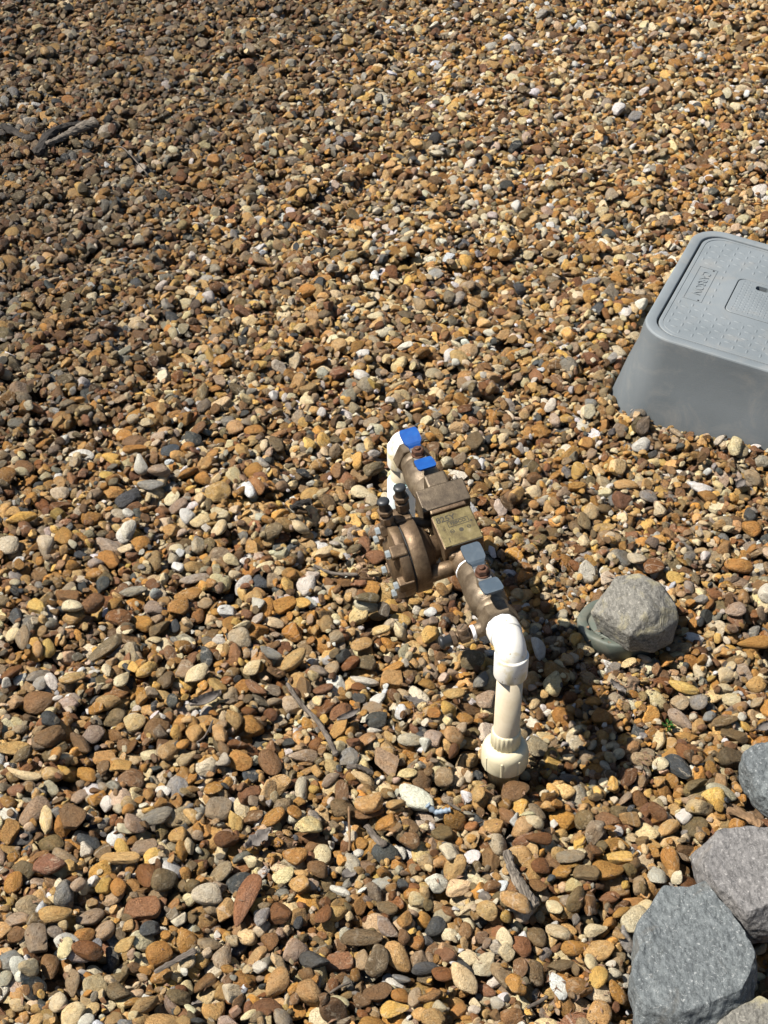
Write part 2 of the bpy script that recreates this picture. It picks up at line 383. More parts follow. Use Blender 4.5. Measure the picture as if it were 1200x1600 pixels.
# ------------------------------------------------------------------ stone shapes
def ico(sub):
    bm = bmesh.new(); bmesh.ops.create_icosphere(bm, subdivisions=sub, radius=1.0)
    v = np.array([tuple(x.co) for x in bm.verts]); f = [tuple(x.index for x in fc.verts) for fc in bm.faces]; bm.free()
    return v / np.linalg.norm(v, axis=1, keepdims=True), f
ICO3 = ico(4)
def stone_shape(kind, seed):
    g = np.random.default_rng(seed); d, f = ICO3
    if kind == 'round': k, p = g.integers(7, 12), g.uniform(4.0, 7.5)
    elif kind == 'slab': k, p = g.integers(6, 10), g.uniform(12, 26)
    elif kind == 'angular': k, p = g.integers(7, 12), g.uniform(12, 30)
    else: k, p = g.integers(7, 11), g.uniform(5, 11)
    n = g.normal(size=(k, 3)); n /= np.linalg.norm(n, axis=1, keepdims=True); h = g.uniform(0.62, 1.02, k)
    if kind == 'slab':
        n[0] = (g.uniform(-.15, .15), g.uniform(-.15, .15), 1); n[1] = (g.uniform(-.15, .15), g.uniform(-.15, .15), -1); n[2:, 2] *= 0.35
        n /= np.linalg.norm(n, axis=1, keepdims=True); h[:2] = 0.55
    q = np.maximum(0, d @ n.T / h); r = ((q ** p).sum(1) + (1 / 1.12) ** p) ** (-1 / p)
    v = d * r[:, None]
    o = g.uniform(-50, 50, 3)
    am = {'round': 0.05, 'slab': 0.05, 'angular': 0.055}.get(kind, 0.045)
    for i in range(len(v)):
        w = Vector(d[i] * 1.5 + o)
        v[i] *= 1 + am * mnoise.noise(w) + am * 0.45 * mnoise.noise(w * 2.6) + am * 0.22 * mnoise.noise(w * 6.5)
    if kind == 'point': v[:, 1:] *= (1 - 0.62 * np.clip((v[:, 0:1] + 0.55) / 1.6, 0, 1) ** 1.2); v[:, 1] += 0.10 * v[:, 0]
    if kind == 'kidney': v[:, 1] += 0.42 * v[:, 0] ** 2
    lo, hi = v.min(0), v.max(0)
    v = (v - (lo + hi) / 2) / ((hi - lo) / 2)
    me = bpy.data.meshes.new('pebble_shape_%02d' % seed)
    me.from_pydata([tuple(x) for x in v], [], f); me.polygons.foreach_set('use_smooth', [True] * len(f)); me.materials.append(M['pebble'])
    return me
KINDS = ['round'] * 22 + ['angular'] * 18 + ['slab'] * 10 + ['point'] * 6 + ['kidney'] * 3
SHAPES = [stone_shape(k, i) for i, k in enumerate(KINDS)]
IDX = {k: [i for i, q in enumerate(KINDS) if q == k] for k in set(KINDS)}

# real stone colours (linear)
COL = {'O': (.455, .245, .062), 'T': (.57, .375, .155), 'C': (.82, .70, .44), 'B': (.24, .140, .060), 'D': (.22, .100, .030), 'R': (.28, .142, .068),
       'G': (.30, .295, .27), 'K': (.075, .084, .088), 'W': (.84, .81, .74), 'P': (.49, .375, .265), 'V': (.21, .160, .080), 'Y': (.74, .50, .15),
       'M': (.35, .28, .195), 'L': (.60, .555, .42)}
CNAME = {'O': 'orange brown', 'T': 'tan', 'C': 'cream', 'B': 'brown', 'D': 'dark rust brown', 'R': 'red brown', 'G': 'grey', 'K': 'dark slate', 'W': 'white',
         'P': 'pinkish', 'V': 'olive brown', 'Y': 'yellow', 'M': 'greyish brown', 'L': 'pale greige'}
CK = list(COL); CA = np.array([COL[k] for k in CK])
W_MAIN = dict(O=.21, T=.18, C=.19, B=.13, D=.065, R=.06, G=.05, K=.045, W=.075, P=.045, V=.10, Y=.055, M=.075, L=.05)
W_DARK = dict(O=.10, T=.13, C=.045, B=.20, D=.09, R=.05, G=.085, K=.075, W=.022, P=.03, V=.23, Y=.01, M=.15, L=.04)
PM = np.array([W_MAIN[k] for k in CK]); PM /= PM.sum(); PD = np.array([W_DARK[k] for k in CK]); PD /= PD.sum()

# ------------------------------------------------------------------ laying the gravel: stones dropped one by one on a height map
GR = 0.0025; X0, Y0, X1, Y1 = -2.1, 0.60, 2.1, 5.1
NXG, NYG = int((X1 - X0) / GR), int((Y1 - Y0) / GR)
gx = X0 + (np.arange(NXG) + .5) * GR; gy = Y0 + (np.arange(NYG) + .5) * GR
Hc = np.array([[h0(x, y) for x in np.linspace(X0, X1, 140)] for y in np.linspace(Y0, Y1, 150)])
fi = np.clip((gx - X0) / (X1 - X0) * 139, 0, 138.999); fj = np.clip((gy - Y0) / (Y1 - Y0) * 149, 0, 148.999)
i0, j0 = fi.astype(int), fj.astype(int); a_, b_ = (fi - i0)[None, :], (fj - j0)[:, None]
H = Hc[np.ix_(j0, i0)] * (1 - a_) * (1 - b_) + Hc[np.ix_(j0, i0 + 1)] * a_ * (1 - b_) + Hc[np.ix_(j0 + 1, i0)] * (1 - a_) * b_ + Hc[np.ix_(j0 + 1, i0 + 1)] * a_ * b_
OWN = np.full((NYG, NXG), -1, np.int32); LOCK = np.zeros((NYG, NXG), bool)
BLOCK = 5.0
XX, YY = np.meshgrid(gx, gy)
for c, r in ((RISER, 0.021), (RISER2, 0.020)): H[(XX - c[0]) ** 2 + (YY - c[1]) ** 2 < r * r] = BLOCK
def block_poly(pts, z=BLOCK, shrink=1.0):
    p = np.array(pts)[:, :2]; c = p.mean(0); p = c + (p - c) * shrink
    ii = np.clip(((p[:, 0].min() - X0) / GR, (p[:, 0].max() - X0) / GR), 0, NXG).astype(int); jj = np.clip(((p[:, 1].min() - Y0) / GR, (p[:, 1].max() - Y0) / GR), 0, NYG).astype(int)
    xx, yy = XX[jj[0]:jj[1] + 1, ii[0]:ii[1] + 1], YY[jj[0]:jj[1] + 1, ii[0]:ii[1] + 1]; ins = np.zeros(xx.shape, bool)
    for k in range(len(p)):
        (xa, ya), (xb, yb) = p[k], p[(k + 1) % len(p)]
        if ya == yb: continue
        ins ^= ((ya > yy) != (yb > yy)) & (xx < (xb - xa) * (yy - ya) / (yb - ya) + xa)
    H[jj[0]:jj[1] + 1, ii[0]:ii[1] + 1][ins] = z
block_poly([box_xy(p) for p in rrect(BOX_L, BOX_W, 0.055, 8, FLARE - 0.002)])
for pts, zl, hh, mk, lb, st in ROCKS: block_poly([at(x, y, 0.0 if st == 'faceted' else zl * 0.6) for x, y in pts], BLOCK, 0.84 if st == 'faceted' else 0.93)
ringm = (XX - RING_C[0]) ** 2 + (YY - RING_C[1]) ** 2 < (RING_R - 0.004) ** 2
H[ringm] = BLOCK

rnd = random.Random(4)
ST = []   # x, y, z, a, b, c, Rmatrix(9), shape, colour key, tint, hand index
def drop(x, y, a, b, c, yaw, hand=-1, sink=0.22, tilt=0.22, zmax=0.05, flat=1.0):
    i, j = int((x - X0) / GR), int((y - Y0) / GR); w = int(a * 0.7 / GR) + 1
    if i < w + 8 or j < w + 8 or i >= NXG - w - 8 or j >= NYG - w - 8: return False
    hxp, hxm, hyp, hym = H[j, i + w], H[j, i - w], H[j + w, i], H[j - w, i]
    if max(hxp, hxm, hyp, hym, H[j, i]) > 1.0:
        sx = sy = 0.0
    else: sx, sy = (hxp - hxm) / (2 * w * GR) * flat, (hyp - hym) / (2 * w * GR) * flat
    sx = max(-.8, min(.8, sx)) + rnd.gauss(0, tilt); sy = max(-.8, min(.8, sy)) + rnd.gauss(0, tilt)
    n3 = 1 / math.sqrt(1 + sx * sx + sy * sy); e3 = (-sx * n3, -sy * n3, n3)
    cy, sn = math.cos(yaw), math.sin(yaw); dt = cy * e3[0] + sn * e3[1]
    e1 = (cy - dt * e3[0], sn - dt * e3[1], -dt * e3[2]); q = 1 / math.sqrt(e1[0] ** 2 + e1[1] ** 2 + e1[2] ** 2); e1 = (e1[0] * q, e1[1] * q, e1[2] * q)
    e2 = (e3[1] * e1[2] - e3[2] * e1[1], e3[2] * e1[0] - e3[0] * e1[2], e3[0] * e1[1] - e3[1] * e1[0])
    wa, wb, wc = 1 / (a * a), 1 / (b * b), 1 / (c * c)
    A00 = e1[0] * e1[0] * wa + e2[0] * e2[0] * wb + e3[0] * e3[0] * wc; A01 = e1[0] * e1[1] * wa + e2[0] * e2[1] * wb + e3[0] * e3[1] * wc
    A11 = e1[1] * e1[1] * wa + e2[1] * e2[1] * wb + e3[1] * e3[1] * wc; A02 = e1[0] * e1[2] * wa + e2[0] * e2[2] * wb + e3[0] * e3[2] * wc
    A12 = e1[1] * e1[2] * wa + e2[1] * e2[2] * wb + e3[1] * e3[2] * wc; A22 = e1[2] * e1[2] * wa + e2[2] * e2[2] * wb + e3[2] * e3[2] * wc
    hx = math.sqrt((e1[0] * a) ** 2 + (e2[0] * b) ** 2 + (e3[0] * c) ** 2); hy = math.sqrt((e1[1] * a) ** 2 + (e2[1] * b) ** 2 + (e3[1] * c) ** 2)
    ia, ib, ja, jb = int((x - hx - X0) / GR), int((x + hx - X0) / GR) + 1, int((y - hy - Y0) / GR), int((y + hy - Y0) / GR) + 1
    if ia < 0 or ja < 0 or ib >= NXG or jb >= NYG: return False
    dx = (gx[ia:ib] - x)[None, :]; dy = (gy[ja:jb] - y)[:, None]
    Bq = A02 * dx + A12 * dy; Cq = (A00 * dx * dx - 1) + (2 * A01 * dx + A11 * dy) * dy
    disc = Bq * Bq - A22 * Cq; m = disc > 0
    if not m.any(): return False
    if hand < 0:
        lk = LOCK[ja:jb, ia:ib]
        if lk.any() and (lk & m).sum() > 0.09 * m.sum(): return False
    s = np.sqrt(np.maximum(disc, 0)) / A22; Bq /= -A22; zb = Bq - s; zt = Bq + s
    Hs = H[ja:jb, ia:ib]
    if hand >= 0:
        need = np.where(m & (Hs < 1), Hs - zb, -9); vals = need[m & (Hs < 1)]
        if not len(vals): return False
        zc = 0.45 * vals.max() + 0.55 * np.percentile(vals, 70) - sink * c
    else:
        vals = (Hs - zb)[m]; mx = vals.max()
        zc = (mx if mx > 1 else 0.62 * mx + 0.38 * (vals.sum() / vals.size)) - sink * c
    if zc > zmax: return False
    top = zc + zt; up = m & (top > Hs); k = len(ST)
    Hs[up] = top[up]; OWN[ja:jb, ia:ib][up] = k
    if hand >= 0: LOCK[ja:jb, ia:ib][up] = True
    ST.append([x, y, zc, a, b, c, (e1, e2, e3), hand])
    return True

def half_w(y): return 0.2496 * depth_of(y)
def field(n_per, med, sig, margin, zone, seed, sink=0.2, tilt=0.24, flatk=(.31, .66), lo=.004, hi=.0175):
    """drops stones with R2-sequence positions over the strip; zone 'in' = what the photo shows, 'out' = the rest"""
    area = (X1 - X0) * (Y1 - Y0); n = int(n_per * area); k = np.arange(1, n + 1)
    px = X0 + ((0.37 * seed + k * 0.7548776662) % 1) * (X1 - X0); py = Y0 + ((0.71 * seed + k * 0.5698402910) % 1) * (Y1 - Y0)
    order = rng.permutation(n)
    for q in order:
        x, y = px[q], py[q]; e = abs(x) - half_w(y)
        inside = e < 0.08 and 0.90 < y < 4.45
        if e > margin or (zone == 'in' and not inside) or (zone == 'out' and inside): continue
        m = med
        if 0.15 < x < 0.75 and 1.35 < y < 2.2: m = med * 0.80
        a = min(hi, max(lo, m / 2 * math.exp(rnd.gauss(0, sig))))
        best = (9, x, y)
        for _ in range(6):
            xq, yq = x + rnd.uniform(-.014, .014), y + rnd.uniform(-.014, .014)
            i, j = int((xq - X0) / GR), int((yq - Y0) / GR)
            if 0 <= i < NXG and 0 <= j < NYG and H[j, i] < best[0]: best = (H[j, i], xq, yq)
        b = a * rnd.uniform(.58, .92); c = a * rnd.uniform(*flatk)
        drop(best[1], best[2], a, b, c, rnd.uniform(0, 2 * math.pi), -1, sink, tilt)
field(1450, .034, .22, 0.4, 'all', 1)
field(1700, .027, .30, 0.4, 'out', 2)
field(4300, .0180, .44, 0.3, 'in', 3)

# stones picked out of the photograph: view window, then x, y, length, width, turn, colour[, shape]
WIN = {'A': (0, 950, 3), 'B': (0, 1250, 3), 'C': (380, 1250, 3), 'D': (700, 1200, 10 / 3), 'E': (380, 940, 3), 'F': (0, 620, 3), 'G': (380, 620, 4.615), 'H': (800, 600, 3), 'I': (880, 860, 3.75)}
HAND_TXT = '''A 150 920 180 110 30 M r;340 960 150 110 80 B s;212 960 140 55 85 C a;175 395 150 100 10 B r;178 280 130 75 20 G a;430 555 115 95 20 M a;240 610 160 80 35 B a;60 615 140 75 5 T s;105 675 130 70 50 V r;105 750 150 45 -10 C k;340 325 120 65 15 T r;530 470 110 85 20 V a;575 320 130 60 60 C p;500 175 190 60 30 V s;925 315 120 85 35 C a;860 285 90 90 0 M r;890 195 75 75 0 B a;965 215 100 60 -70 K a;910 560 100 75 80 T r;1030 605 100 70 -40 T a;1115 640 120 70 30 D r;1125 705 110 80 -20 O a;610 765 110 100 0 B a;735 950 150 90 15 G r;360 815 100 70 30 P a;490 865 80 70 60 W a;1020 905 125 105 80 M s;1100 955 110 65 -70 Y a;1180 525 100 80 -20 O a;695 635 78 75 0 C r;220 150 100 65 -80 Y r;105 125 115 65 75 M r;340 20 100 70 0 T r;555 35 110 80 0 D a;735 60 120 80 40 V a;480 645 100 65 10 T s;395 715 110 70 -30 O r;375 615 120 65 -45 B r;35 870 75 70 0 O r
B 225 300 155 120 -15 R a;55 345 120 75 55 O r;305 235 130 100 -20 M r;255 525 160 100 10 T r;415 490 150 90 45 M r;665 465 160 120 0 R s;685 330 140 95 80 D r;765 370 150 110 35 V r;965 430 135 115 10 L r;1115 335 140 100 55 K r;1150 440 300 95 245 R p;1045 670 180 85 65 P p;1055 480 130 80 70 T a;735 665 130 110 20 O r;875 615 120 100 -80 O r;975 615 100 98 0 M r;410 695 140 100 5 D a;170 640 160 95 -80 M a;550 375 110 75 -70 O r;385 600 120 75 20 O a;485 560 120 80 60 P r;515 660 130 60 -70 K s;700 580 110 80 40 K a;585 645 110 85 10 T r;545 860 120 100 -30 V a;335 820 150 65 80 M r;305 690 120 70 65 C a;330 985 160 90 55 C a;270 935 100 78 80 C r;835 890 120 90 20 V a;1000 925 130 110 50 T p;950 800 120 90 30 B a;745 760 110 80 30 O a;830 140 140 90 -70 T p;675 180 110 100 0 M s;560 170 110 75 -60 Y r;480 200 120 90 -60 V p;1060 155 110 75 5 D r;1035 295 120 90 25 M r;560 245 180 60 -5 T s;230 150 110 80 0 V r;45 735 110 90 30 G a;75 540 110 90 0 P a;75 620 80 78 0 B a;225 745 130 80 75 B r;400 1010 100 60 50 W r;160 995 120 70 75 T r;80 1010 80 70 0 W r;70 905 70 65 0 C r;20 820 90 60 80 L r;750 1000 140 110 0 T a;1165 980 80 70 0 C r
C 140 60 120 85 20 O r;240 50 120 65 80 O p;585 35 130 80 0 B r;665 100 100 98 0 O a;710 35 85 75 -20 T r;450 355 125 65 -45 W k;555 600 180 85 -5 V r;675 570 140 80 -30 M a;725 690 170 100 -45 T r;555 695 120 70 -80 P r;450 705 120 110 0 R s;630 715 160 100 80 V a;325 730 170 95 -30 K a;160 835 160 100 45 T r;1035 810 180 105 125 C p;1135 720 130 110 40 L a;1055 670 85 84 0 C r;630 850 120 110 0 B s;740 860 88 82 0 O r;805 890 120 60 75 P r;1010 925 100 80 70 O a;710 950 120 100 0 Y p;445 900 90 75 0 C r;900 530 100 90 20 K a;755 540 115 70 75 O r;905 350 98 90 0 W a;1010 360 120 95 10 C a;1120 330 130 70 -5 C r;240 235 120 100 -40 O r;370 195 120 75 -75 C r;305 105 115 110 0 C a;545 145 74 70 0 O r;170 510 110 108 0 D a;85 530 145 65 80 G r;60 685 120 90 30 T r;265 405 90 85 20 T r;185 310 90 88 0 C r;350 290 100 80 -20 B r;380 525 110 70 70 D k;675 460 90 80 0 V s;935 110 95 90 0 V s;1165 115 110 105 20 T a;1080 205 90 75 -40 W r;780 185 90 80 0 B a;605 1010 120 100 0 O r;1140 540 100 98 0 T a;1145 830 100 70 -25 R a;890 1010 100 90 0 T s;935 790 90 85 0 D r;740 780 90 55 -15 G r;850 755 110 60 5 K r
D 380 420 150 100 -30 T r;470 370 130 70 -5 D r;235 290 130 115 60 T s;345 95 150 130 20 B r;165 115 110 95 70 T r;640 450 130 85 0 M r;835 520 150 138 0 O p;720 545 130 90 -10 V s;890 440 150 75 -10 Y r;830 250 140 80 -25 R p;710 235 100 95 0 V r;460 585 110 90 -10 B a;485 495 95 90 0 D r;595 530 95 90 0 O a;555 700 110 70 -35 C r;620 685 90 75 80 M r;670 690 150 90 75 V r;745 700 180 95 80 B a;350 735 180 95 -25 T r;470 830 140 95 -60 V r;580 810 130 85 -10 L r;670 880 140 90 10 O r;790 905 150 130 0 T a;775 800 110 75 5 C p;975 755 190 130 70 L r;910 700 120 70 65 O r;850 615 110 65 10 R r;785 1070 145 95 75 Y r;890 1130 160 100 -35 O r;795 1240 180 120 80 T r;575 1115 190 85 -65 W a;595 980 130 85 10 V a;460 1025 150 100 -50 V r;380 1015 140 75 -75 B s;385 885 130 100 -35 R a;655 1265 170 110 35 R s;525 1265 120 108 0 C r;945 1030 100 60 75 L r;375 1310 110 55 10 W r;345 1245 80 65 0 P r;1155 250 140 85 55 T a;1040 280 140 100 -20 C a;1170 430 180 80 -65 O r;465 200 110 65 -25 M r;455 295 90 75 0 C r;1090 530 130 90 -60 L a;1050 660 90 85 0 C a;965 605 100 30 -80 W k;700 85 80 65 0 C p;600 90 60 40 -30 W r
E 810 890 205 112 130 W p;820 390 110 70 -55 W r;570 330 125 50 0 W k;630 415 70 68 0 W r;590 935 140 120 50 T s;670 705 150 95 -35 P s;410 285 110 85 -60 P r;555 185 90 85 0 T r;575 255 90 85 -20 V a;500 265 88 84 0 D a;235 265 140 65 45 T r;280 665 130 75 5 P r;125 715 140 100 -60 B r;165 810 115 90 15 T a;270 825 150 55 85 L r;205 865 95 40 0 G r;405 785 110 50 45 M r;460 860 130 60 85 B s;455 500 120 70 45 R a;375 390 95 55 0 R r;60 400 110 60 -25 R r;785 610 110 75 10 L r;895 640 110 90 -70 P a;985 640 110 90 60 T r;940 790 88 85 0 M r;770 780 85 80 0 C a;965 500 80 75 0 Y a;1040 520 75 70 0 O a;1140 430 110 90 70 P a;990 410 90 60 0 T r;1055 470 90 40 0 O r;710 960 85 80 -30 T r;1105 885 90 80 60 T r;45 315 95 70 10 C r;130 255 100 50 -5 G s;145 75 85 65 -10 C r;235 105 95 75 -20 O a;580 20 110 60 0 L r;735 40 90 60 0 Y r;495 690 90 88 0 G s;625 530 90 85 0 K a;350 320 110 65 -40 M r
F 105 575 150 60 20 Y a;300 645 110 80 80 O p;30 670 110 90 -20 L r;740 355 110 75 -50 M r;600 450 120 55 25 K a;705 405 110 45 -5 G r;835 465 75 74 -20 M a;375 205 110 50 -5 W a;515 255 80 60 -10 Y a;630 185 110 65 0 B a;630 245 110 40 20 O s;270 390 80 60 0 L r;955 215 80 50 0 K a;905 175 75 65 0 K r;1100 105 80 75 60 T r;105 285 85 65 -10 B r;875 520 70 65 0 W r;935 545 85 65 0 C a;1025 440 110 75 30 T a;510 650 130 60 -10 P a;600 605 85 55 60 W r;660 660 80 60 10 O r;510 730 100 75 -30 O s;830 755 90 55 -75 W a;880 900 125 70 10 O r;625 900 120 50 0 G a;315 915 130 75 -20 B s;480 905 105 85 0 D s;340 1000 110 85 -30 C r;175 785 78 72 0 B s;910 820 130 45 5 P r;910 750 110 60 10 T a;1030 690 90 55 0 M r;1085 735 75 70 0 C a;840 975 110 75 35 O a;1090 620 70 55 0 W a;1100 860 75 40 0 Y r;1090 910 85 50 -60 L r
G 1015 355 125 80 -15 W r;1020 510 125 65 10 W r;865 615 170 90 -15 C p;590 1095 150 80 40 C a;415 1465 150 80 -20 Y a;300 1480 170 95 20 O s;890 1505 165 90 0 V r;475 600 135 95 25 T r;410 550 95 80 0 T r;330 425 130 70 0 D a;70 500 135 90 0 O r;80 190 135 75 0 O r;725 730 110 75 55 Y a;660 905 110 80 -30 P a;705 1000 110 80 20 B a;800 1050 110 100 0 V a;950 1080 130 90 -10 R r;515 1285 95 90 0 W p;355 1230 95 90 0 C r;945 480 150 70 20 V a;785 485 95 65 -30 K r;220 690 110 80 -10 O r;325 45 110 70 10 G r;235 290 110 108 0 V a;180 145 100 98 0 G a;880 1385 110 70 5 C r;1010 1420 105 70 10 C r;770 1360 85 84 0 C r
H 890 440 120 55 -5 W k;650 470 90 50 -5 G r;540 415 110 50 -5 T r;725 175 80 40 -5 O r;755 690 75 55 35 C r;1075 785 120 60 -5 O r;770 835 100 65 -20 Y a;670 805 85 80 0 D r;585 775 90 50 -30 L r;925 880 85 45 10 W r;1130 630 80 75 0 O a;340 590 90 50 -75 V r;135 665 90 60 75 V r;490 190 75 50 -45 T r
I 1120 510 180 75 -10 O r;1010 325 105 100 0 P r;1150 385 120 55 -10 O r;1010 445 110 50 -10 W a;715 740 190 80 -25 Y r;695 810 120 90 -20 P a;800 835 110 85 -10 G r;700 890 180 65 -35 P r;1020 1000 160 100 -10 V s;955 925 150 70 10 V r;690 1190 200 100 -35 K s;785 1320 120 90 20 V a;935 1360 170 110 0 L r;740 995 140 80 15 T a;475 1140 140 80 -10 P a;525 1085 90 60 -10 L r;575 1275 110 65 70 T r;650 1250 90 75 -30 O r;1125 1085 130 70 -20 L s'''
SK = {'r': 'round', 'a': 'angular', 's': 'slab', 'p': 'point', 'k': 'kidney'}
HAND = []
for line in HAND_TXT.strip().split('\n'):
    ox, oy, sc = WIN[line[0]]
    for it in line[2:].split(';'):
        x, y, L, W, an, ck, sk = it.split(); HAND.append((ox + float(x) / sc, oy + float(y) / sc, float(L) / sc, float(W) / sc, R(float(an)), ck, SK[sk]))
HAND_OF = {}
for hi_, (px, py, L, W, an, ck, sk) in enumerate(HAND):
    p = at(px, py + 2, 0.004)
    def glen(ang, ln):
        dx, dy = math.cos(ang) * ln / 2, -math.sin(ang) * ln / 2
        v = at(px + dx, py + dy, .004) - at(px - dx, py - dy, .004); return v * (1 - 0.30 * abs(math.sin(ang)))
    va, vb = glen(an, L), glen(an + math.pi / 2, W)
    a, b = np.linalg.norm(va) / 2, np.linalg.norm(vb) / 2
    yaw = math.atan2(va[1], va[0])
    if b > a: a, b, yaw = b, a, yaw + math.pi / 2
    c = min(b * 0.8, math.sqrt(a * b) * {'slab': .40, 'round': .58, 'angular': .60}.get(sk, .5))
    n0 = len(ST)
    if drop(p[0], p[1], a * 1.17, b * 1.17, c, yaw, hi_, 0.05, 0.07, 0.06, 0.5): HAND_OF[n0] = hi_
# then the finer stones that fill the gaps between them
field(3200, .0150, .48, 0.3, 'in', 4, 0.15)
field(4200, .0105, .32, 0.12, 'in', 5, 0.10, 0.3)
print('stones', len(ST), 'hand', len(HAND_OF), 'of', len(HAND))

seen = np.bincount(OWN[OWN >= 0], minlength=len(ST))
GRAV = H.copy(); GRAV[GRAV > 1] = 0.0
def surf(x, y, r=0.006):
    """height of the finished gravel surface round a point"""
    i, j, w = int((x - X0) / GR), int((y - Y0) / GR), max(1, int(r / GR))
    q = GRAV[max(0, j - w):j + w + 1, max(0, i - w):i + w + 1]
    return float(np.percentile(q, 70)) if q.size else 0.0

PM_L, PD_L = list(PM), list(PD)
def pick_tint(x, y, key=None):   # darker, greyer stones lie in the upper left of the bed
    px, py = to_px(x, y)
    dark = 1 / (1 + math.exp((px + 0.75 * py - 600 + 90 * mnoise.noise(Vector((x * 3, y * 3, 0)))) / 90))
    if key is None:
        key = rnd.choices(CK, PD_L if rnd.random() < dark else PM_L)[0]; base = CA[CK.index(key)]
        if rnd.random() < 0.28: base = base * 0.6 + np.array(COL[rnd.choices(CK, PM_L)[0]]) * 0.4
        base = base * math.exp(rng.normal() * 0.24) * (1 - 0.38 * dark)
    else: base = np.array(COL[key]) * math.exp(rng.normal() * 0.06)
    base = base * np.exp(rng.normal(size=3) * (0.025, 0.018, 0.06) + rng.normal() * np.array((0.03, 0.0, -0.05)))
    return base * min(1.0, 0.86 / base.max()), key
def mat_of(e): return Matrix(((e[0][0], e[1][0], e[2][0]), (e[0][1], e[1][1], e[2][1]), (e[0][2], e[1][2], e[2][2])))

# ---- the rest of the gravel: one object of many instances
bed = [k for k in range(len(ST)) if k not in HAND_OF and seen[k] > 0]
shape_col = bpy.data.collections.new('pebble_shapes')
for i, me in enumerate(SHAPES):
    shape_col.objects.link(bpy.data.objects.new('pebble_shape_%02d' % i, me))
pos = np.zeros((len(bed), 3)); eul = np.zeros((len(bed), 3)); scl = np.zeros((len(bed), 3)); tin = np.ones((len(bed), 4)); sidx = np.zeros(len(bed), np.int32)
pk = np.array([{'round': 1.0, 'angular': 2.1, 'slab': 1.7, 'point': .7, 'kidney': .4}[k] for k in KINDS]); pk /= pk.sum()
sidx[:] = rng.choice(len(KINDS), len(bed), p=pk)
for q, k in enumerate(bed):
    s = ST[k]; e1, e2, e3 = s[6]
    pos[q] = s[:3]; scl[q] = np.array(s[3:6]) * 1.04
    eul[q] = (math.atan2(e2[2], e3[2]), -math.asin(max(-1, min(1, e1[2]))), math.atan2(e1[1], e1[0]))
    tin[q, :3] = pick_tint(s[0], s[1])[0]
pm = bpy.data.meshes.new('gravel'); pm.vertices.add(len(bed)); pm.vertices.foreach_set('co', pos.ravel())
for nm, ty, ar, key in (('turn', 'FLOAT_VECTOR', eul, 'vector'), ('size', 'FLOAT_VECTOR', scl, 'vector'), ('tint', 'FLOAT_COLOR', tin, 'color'), ('shape', 'INT', sidx, 'value')):
    at_ = pm.attributes.new(nm, ty, 'POINT'); at_.data.foreach_set(key, ar.ravel())
pm.materials.append(M['pebble'])
gravel = link_mesh('gravel', pm)
tag(gravel, 'bed of mixed brown, tan and cream river gravel covering the ground', kind='stuff')
ng = bpy.data.node_groups.new('gravel_nodes', 'GeometryNodeTree')
ng.interface.new_socket('Geometry', in_out='INPUT', socket_type='NodeSocketGeometry'); ng.interface.new_socket('Geometry', in_out='OUTPUT', socket_type='NodeSocketGeometry')
gi, go = ng.nodes.new('NodeGroupInput'), ng.nodes.new('NodeGroupOutput')
iop = ng.nodes.new('GeometryNodeInstanceOnPoints'); ci = ng.nodes.new('GeometryNodeCollectionInfo')
ci.inputs['Collection'].default_value = shape_col; ci.inputs['Separate Children'].default_value = True; ci.inputs['Reset Children'].default_value = True
def named(nm, ty):
    nd = ng.nodes.new('GeometryNodeInputNamedAttribute'); nd.data_type = ty; nd.inputs['Name'].default_value = nm; return nd.outputs['Attribute']
iop.inputs['Pick Instance'].default_value = True
for a, b in ((gi.outputs[0], iop.inputs['Points']), (ci.outputs[0], iop.inputs['Instance']), (named('shape', 'INT'), iop.inputs['Instance Index']),
             (named('turn', 'FLOAT_VECTOR'), iop.inputs['Rotation']), (named('size', 'FLOAT_VECTOR'), iop.inputs['Scale']), (iop.outputs[0], go.inputs[0])): ng.links.new(a, b)
print('bed', len(bed))

# ---- the largest stones, each an object with a label of its own
LAND = [('the near white riser pipe', 792, 1185, 120), ('the pointed white stone', 650, 1240, 120), ('the boulder on the round green lid', 990, 962, 150), ('the grey valve box', 1060, 660, 150),
        ('the large blue grey boulder', 1085, 1490, 150), ('the grey bark stick', 815, 1378, 95), ('the long red brown stone', 383, 1397, 130), ('the bent grey twig', 490, 1120, 130),
        ('the round relief valve cover', 615, 870, 150), ('the green sprout', 1045, 1103, 90), ('the white kidney shaped stone', 530, 1368, 80)]
def zone_of(px, py):
    best = None
    for nm, lx, ly, r in LAND:
        d = math.hypot(px - lx, py - ly)
        if 22 < d < r and (best is None or d / r < best[0]): best = (d / r, nm, px - lx, py - ly)
    if best:
        _, nm, dx, dy = best
        w = ('right of ' if dx > 0 else 'left of ') if abs(dx) > abs(dy) else ('below ' if dy > 0 else 'above ')
        return w + nm
    row = 'upper' if py < 870 else 'middle' if py < 1150 else 'lower' if py < 1400 else 'bottom'
    cl = 'left edge' if px < 130 else 'left' if px < 280 else 'centre left' if px < 450 else 'centre' if px < 720 else 'centre right' if px < 950 else 'right'
    return 'in the %s %s of the gravel' % (row, cl)
SPECIAL = {('E', 810, 890): 'largest white pebble, pointed, lying below left of the near riser'}
recs = []
for k, hi_ in HAND_OF.items():
    px, py, L, W, an, ck, sk = HAND[hi_]
    big = math.sqrt(L * W)
    shp = {'round': 'oval' if L / W > 1.45 else 'rounded', 'angular': 'angular', 'slab': 'flat', 'point': 'tapered', 'kidney': 'curved'}[sk]
    if L / W > 2.3 and sk != 'point': shp = 'long'
    recs.append([k, px, py, big, '%s %s pebble %s' % (shp, CNAME[ck], zone_of(px, py)), ck, sk])
recs.sort(key=lambda r: -r[3]); recs = recs[:300]; keep = {r[0] for r in recs}
groups = {}
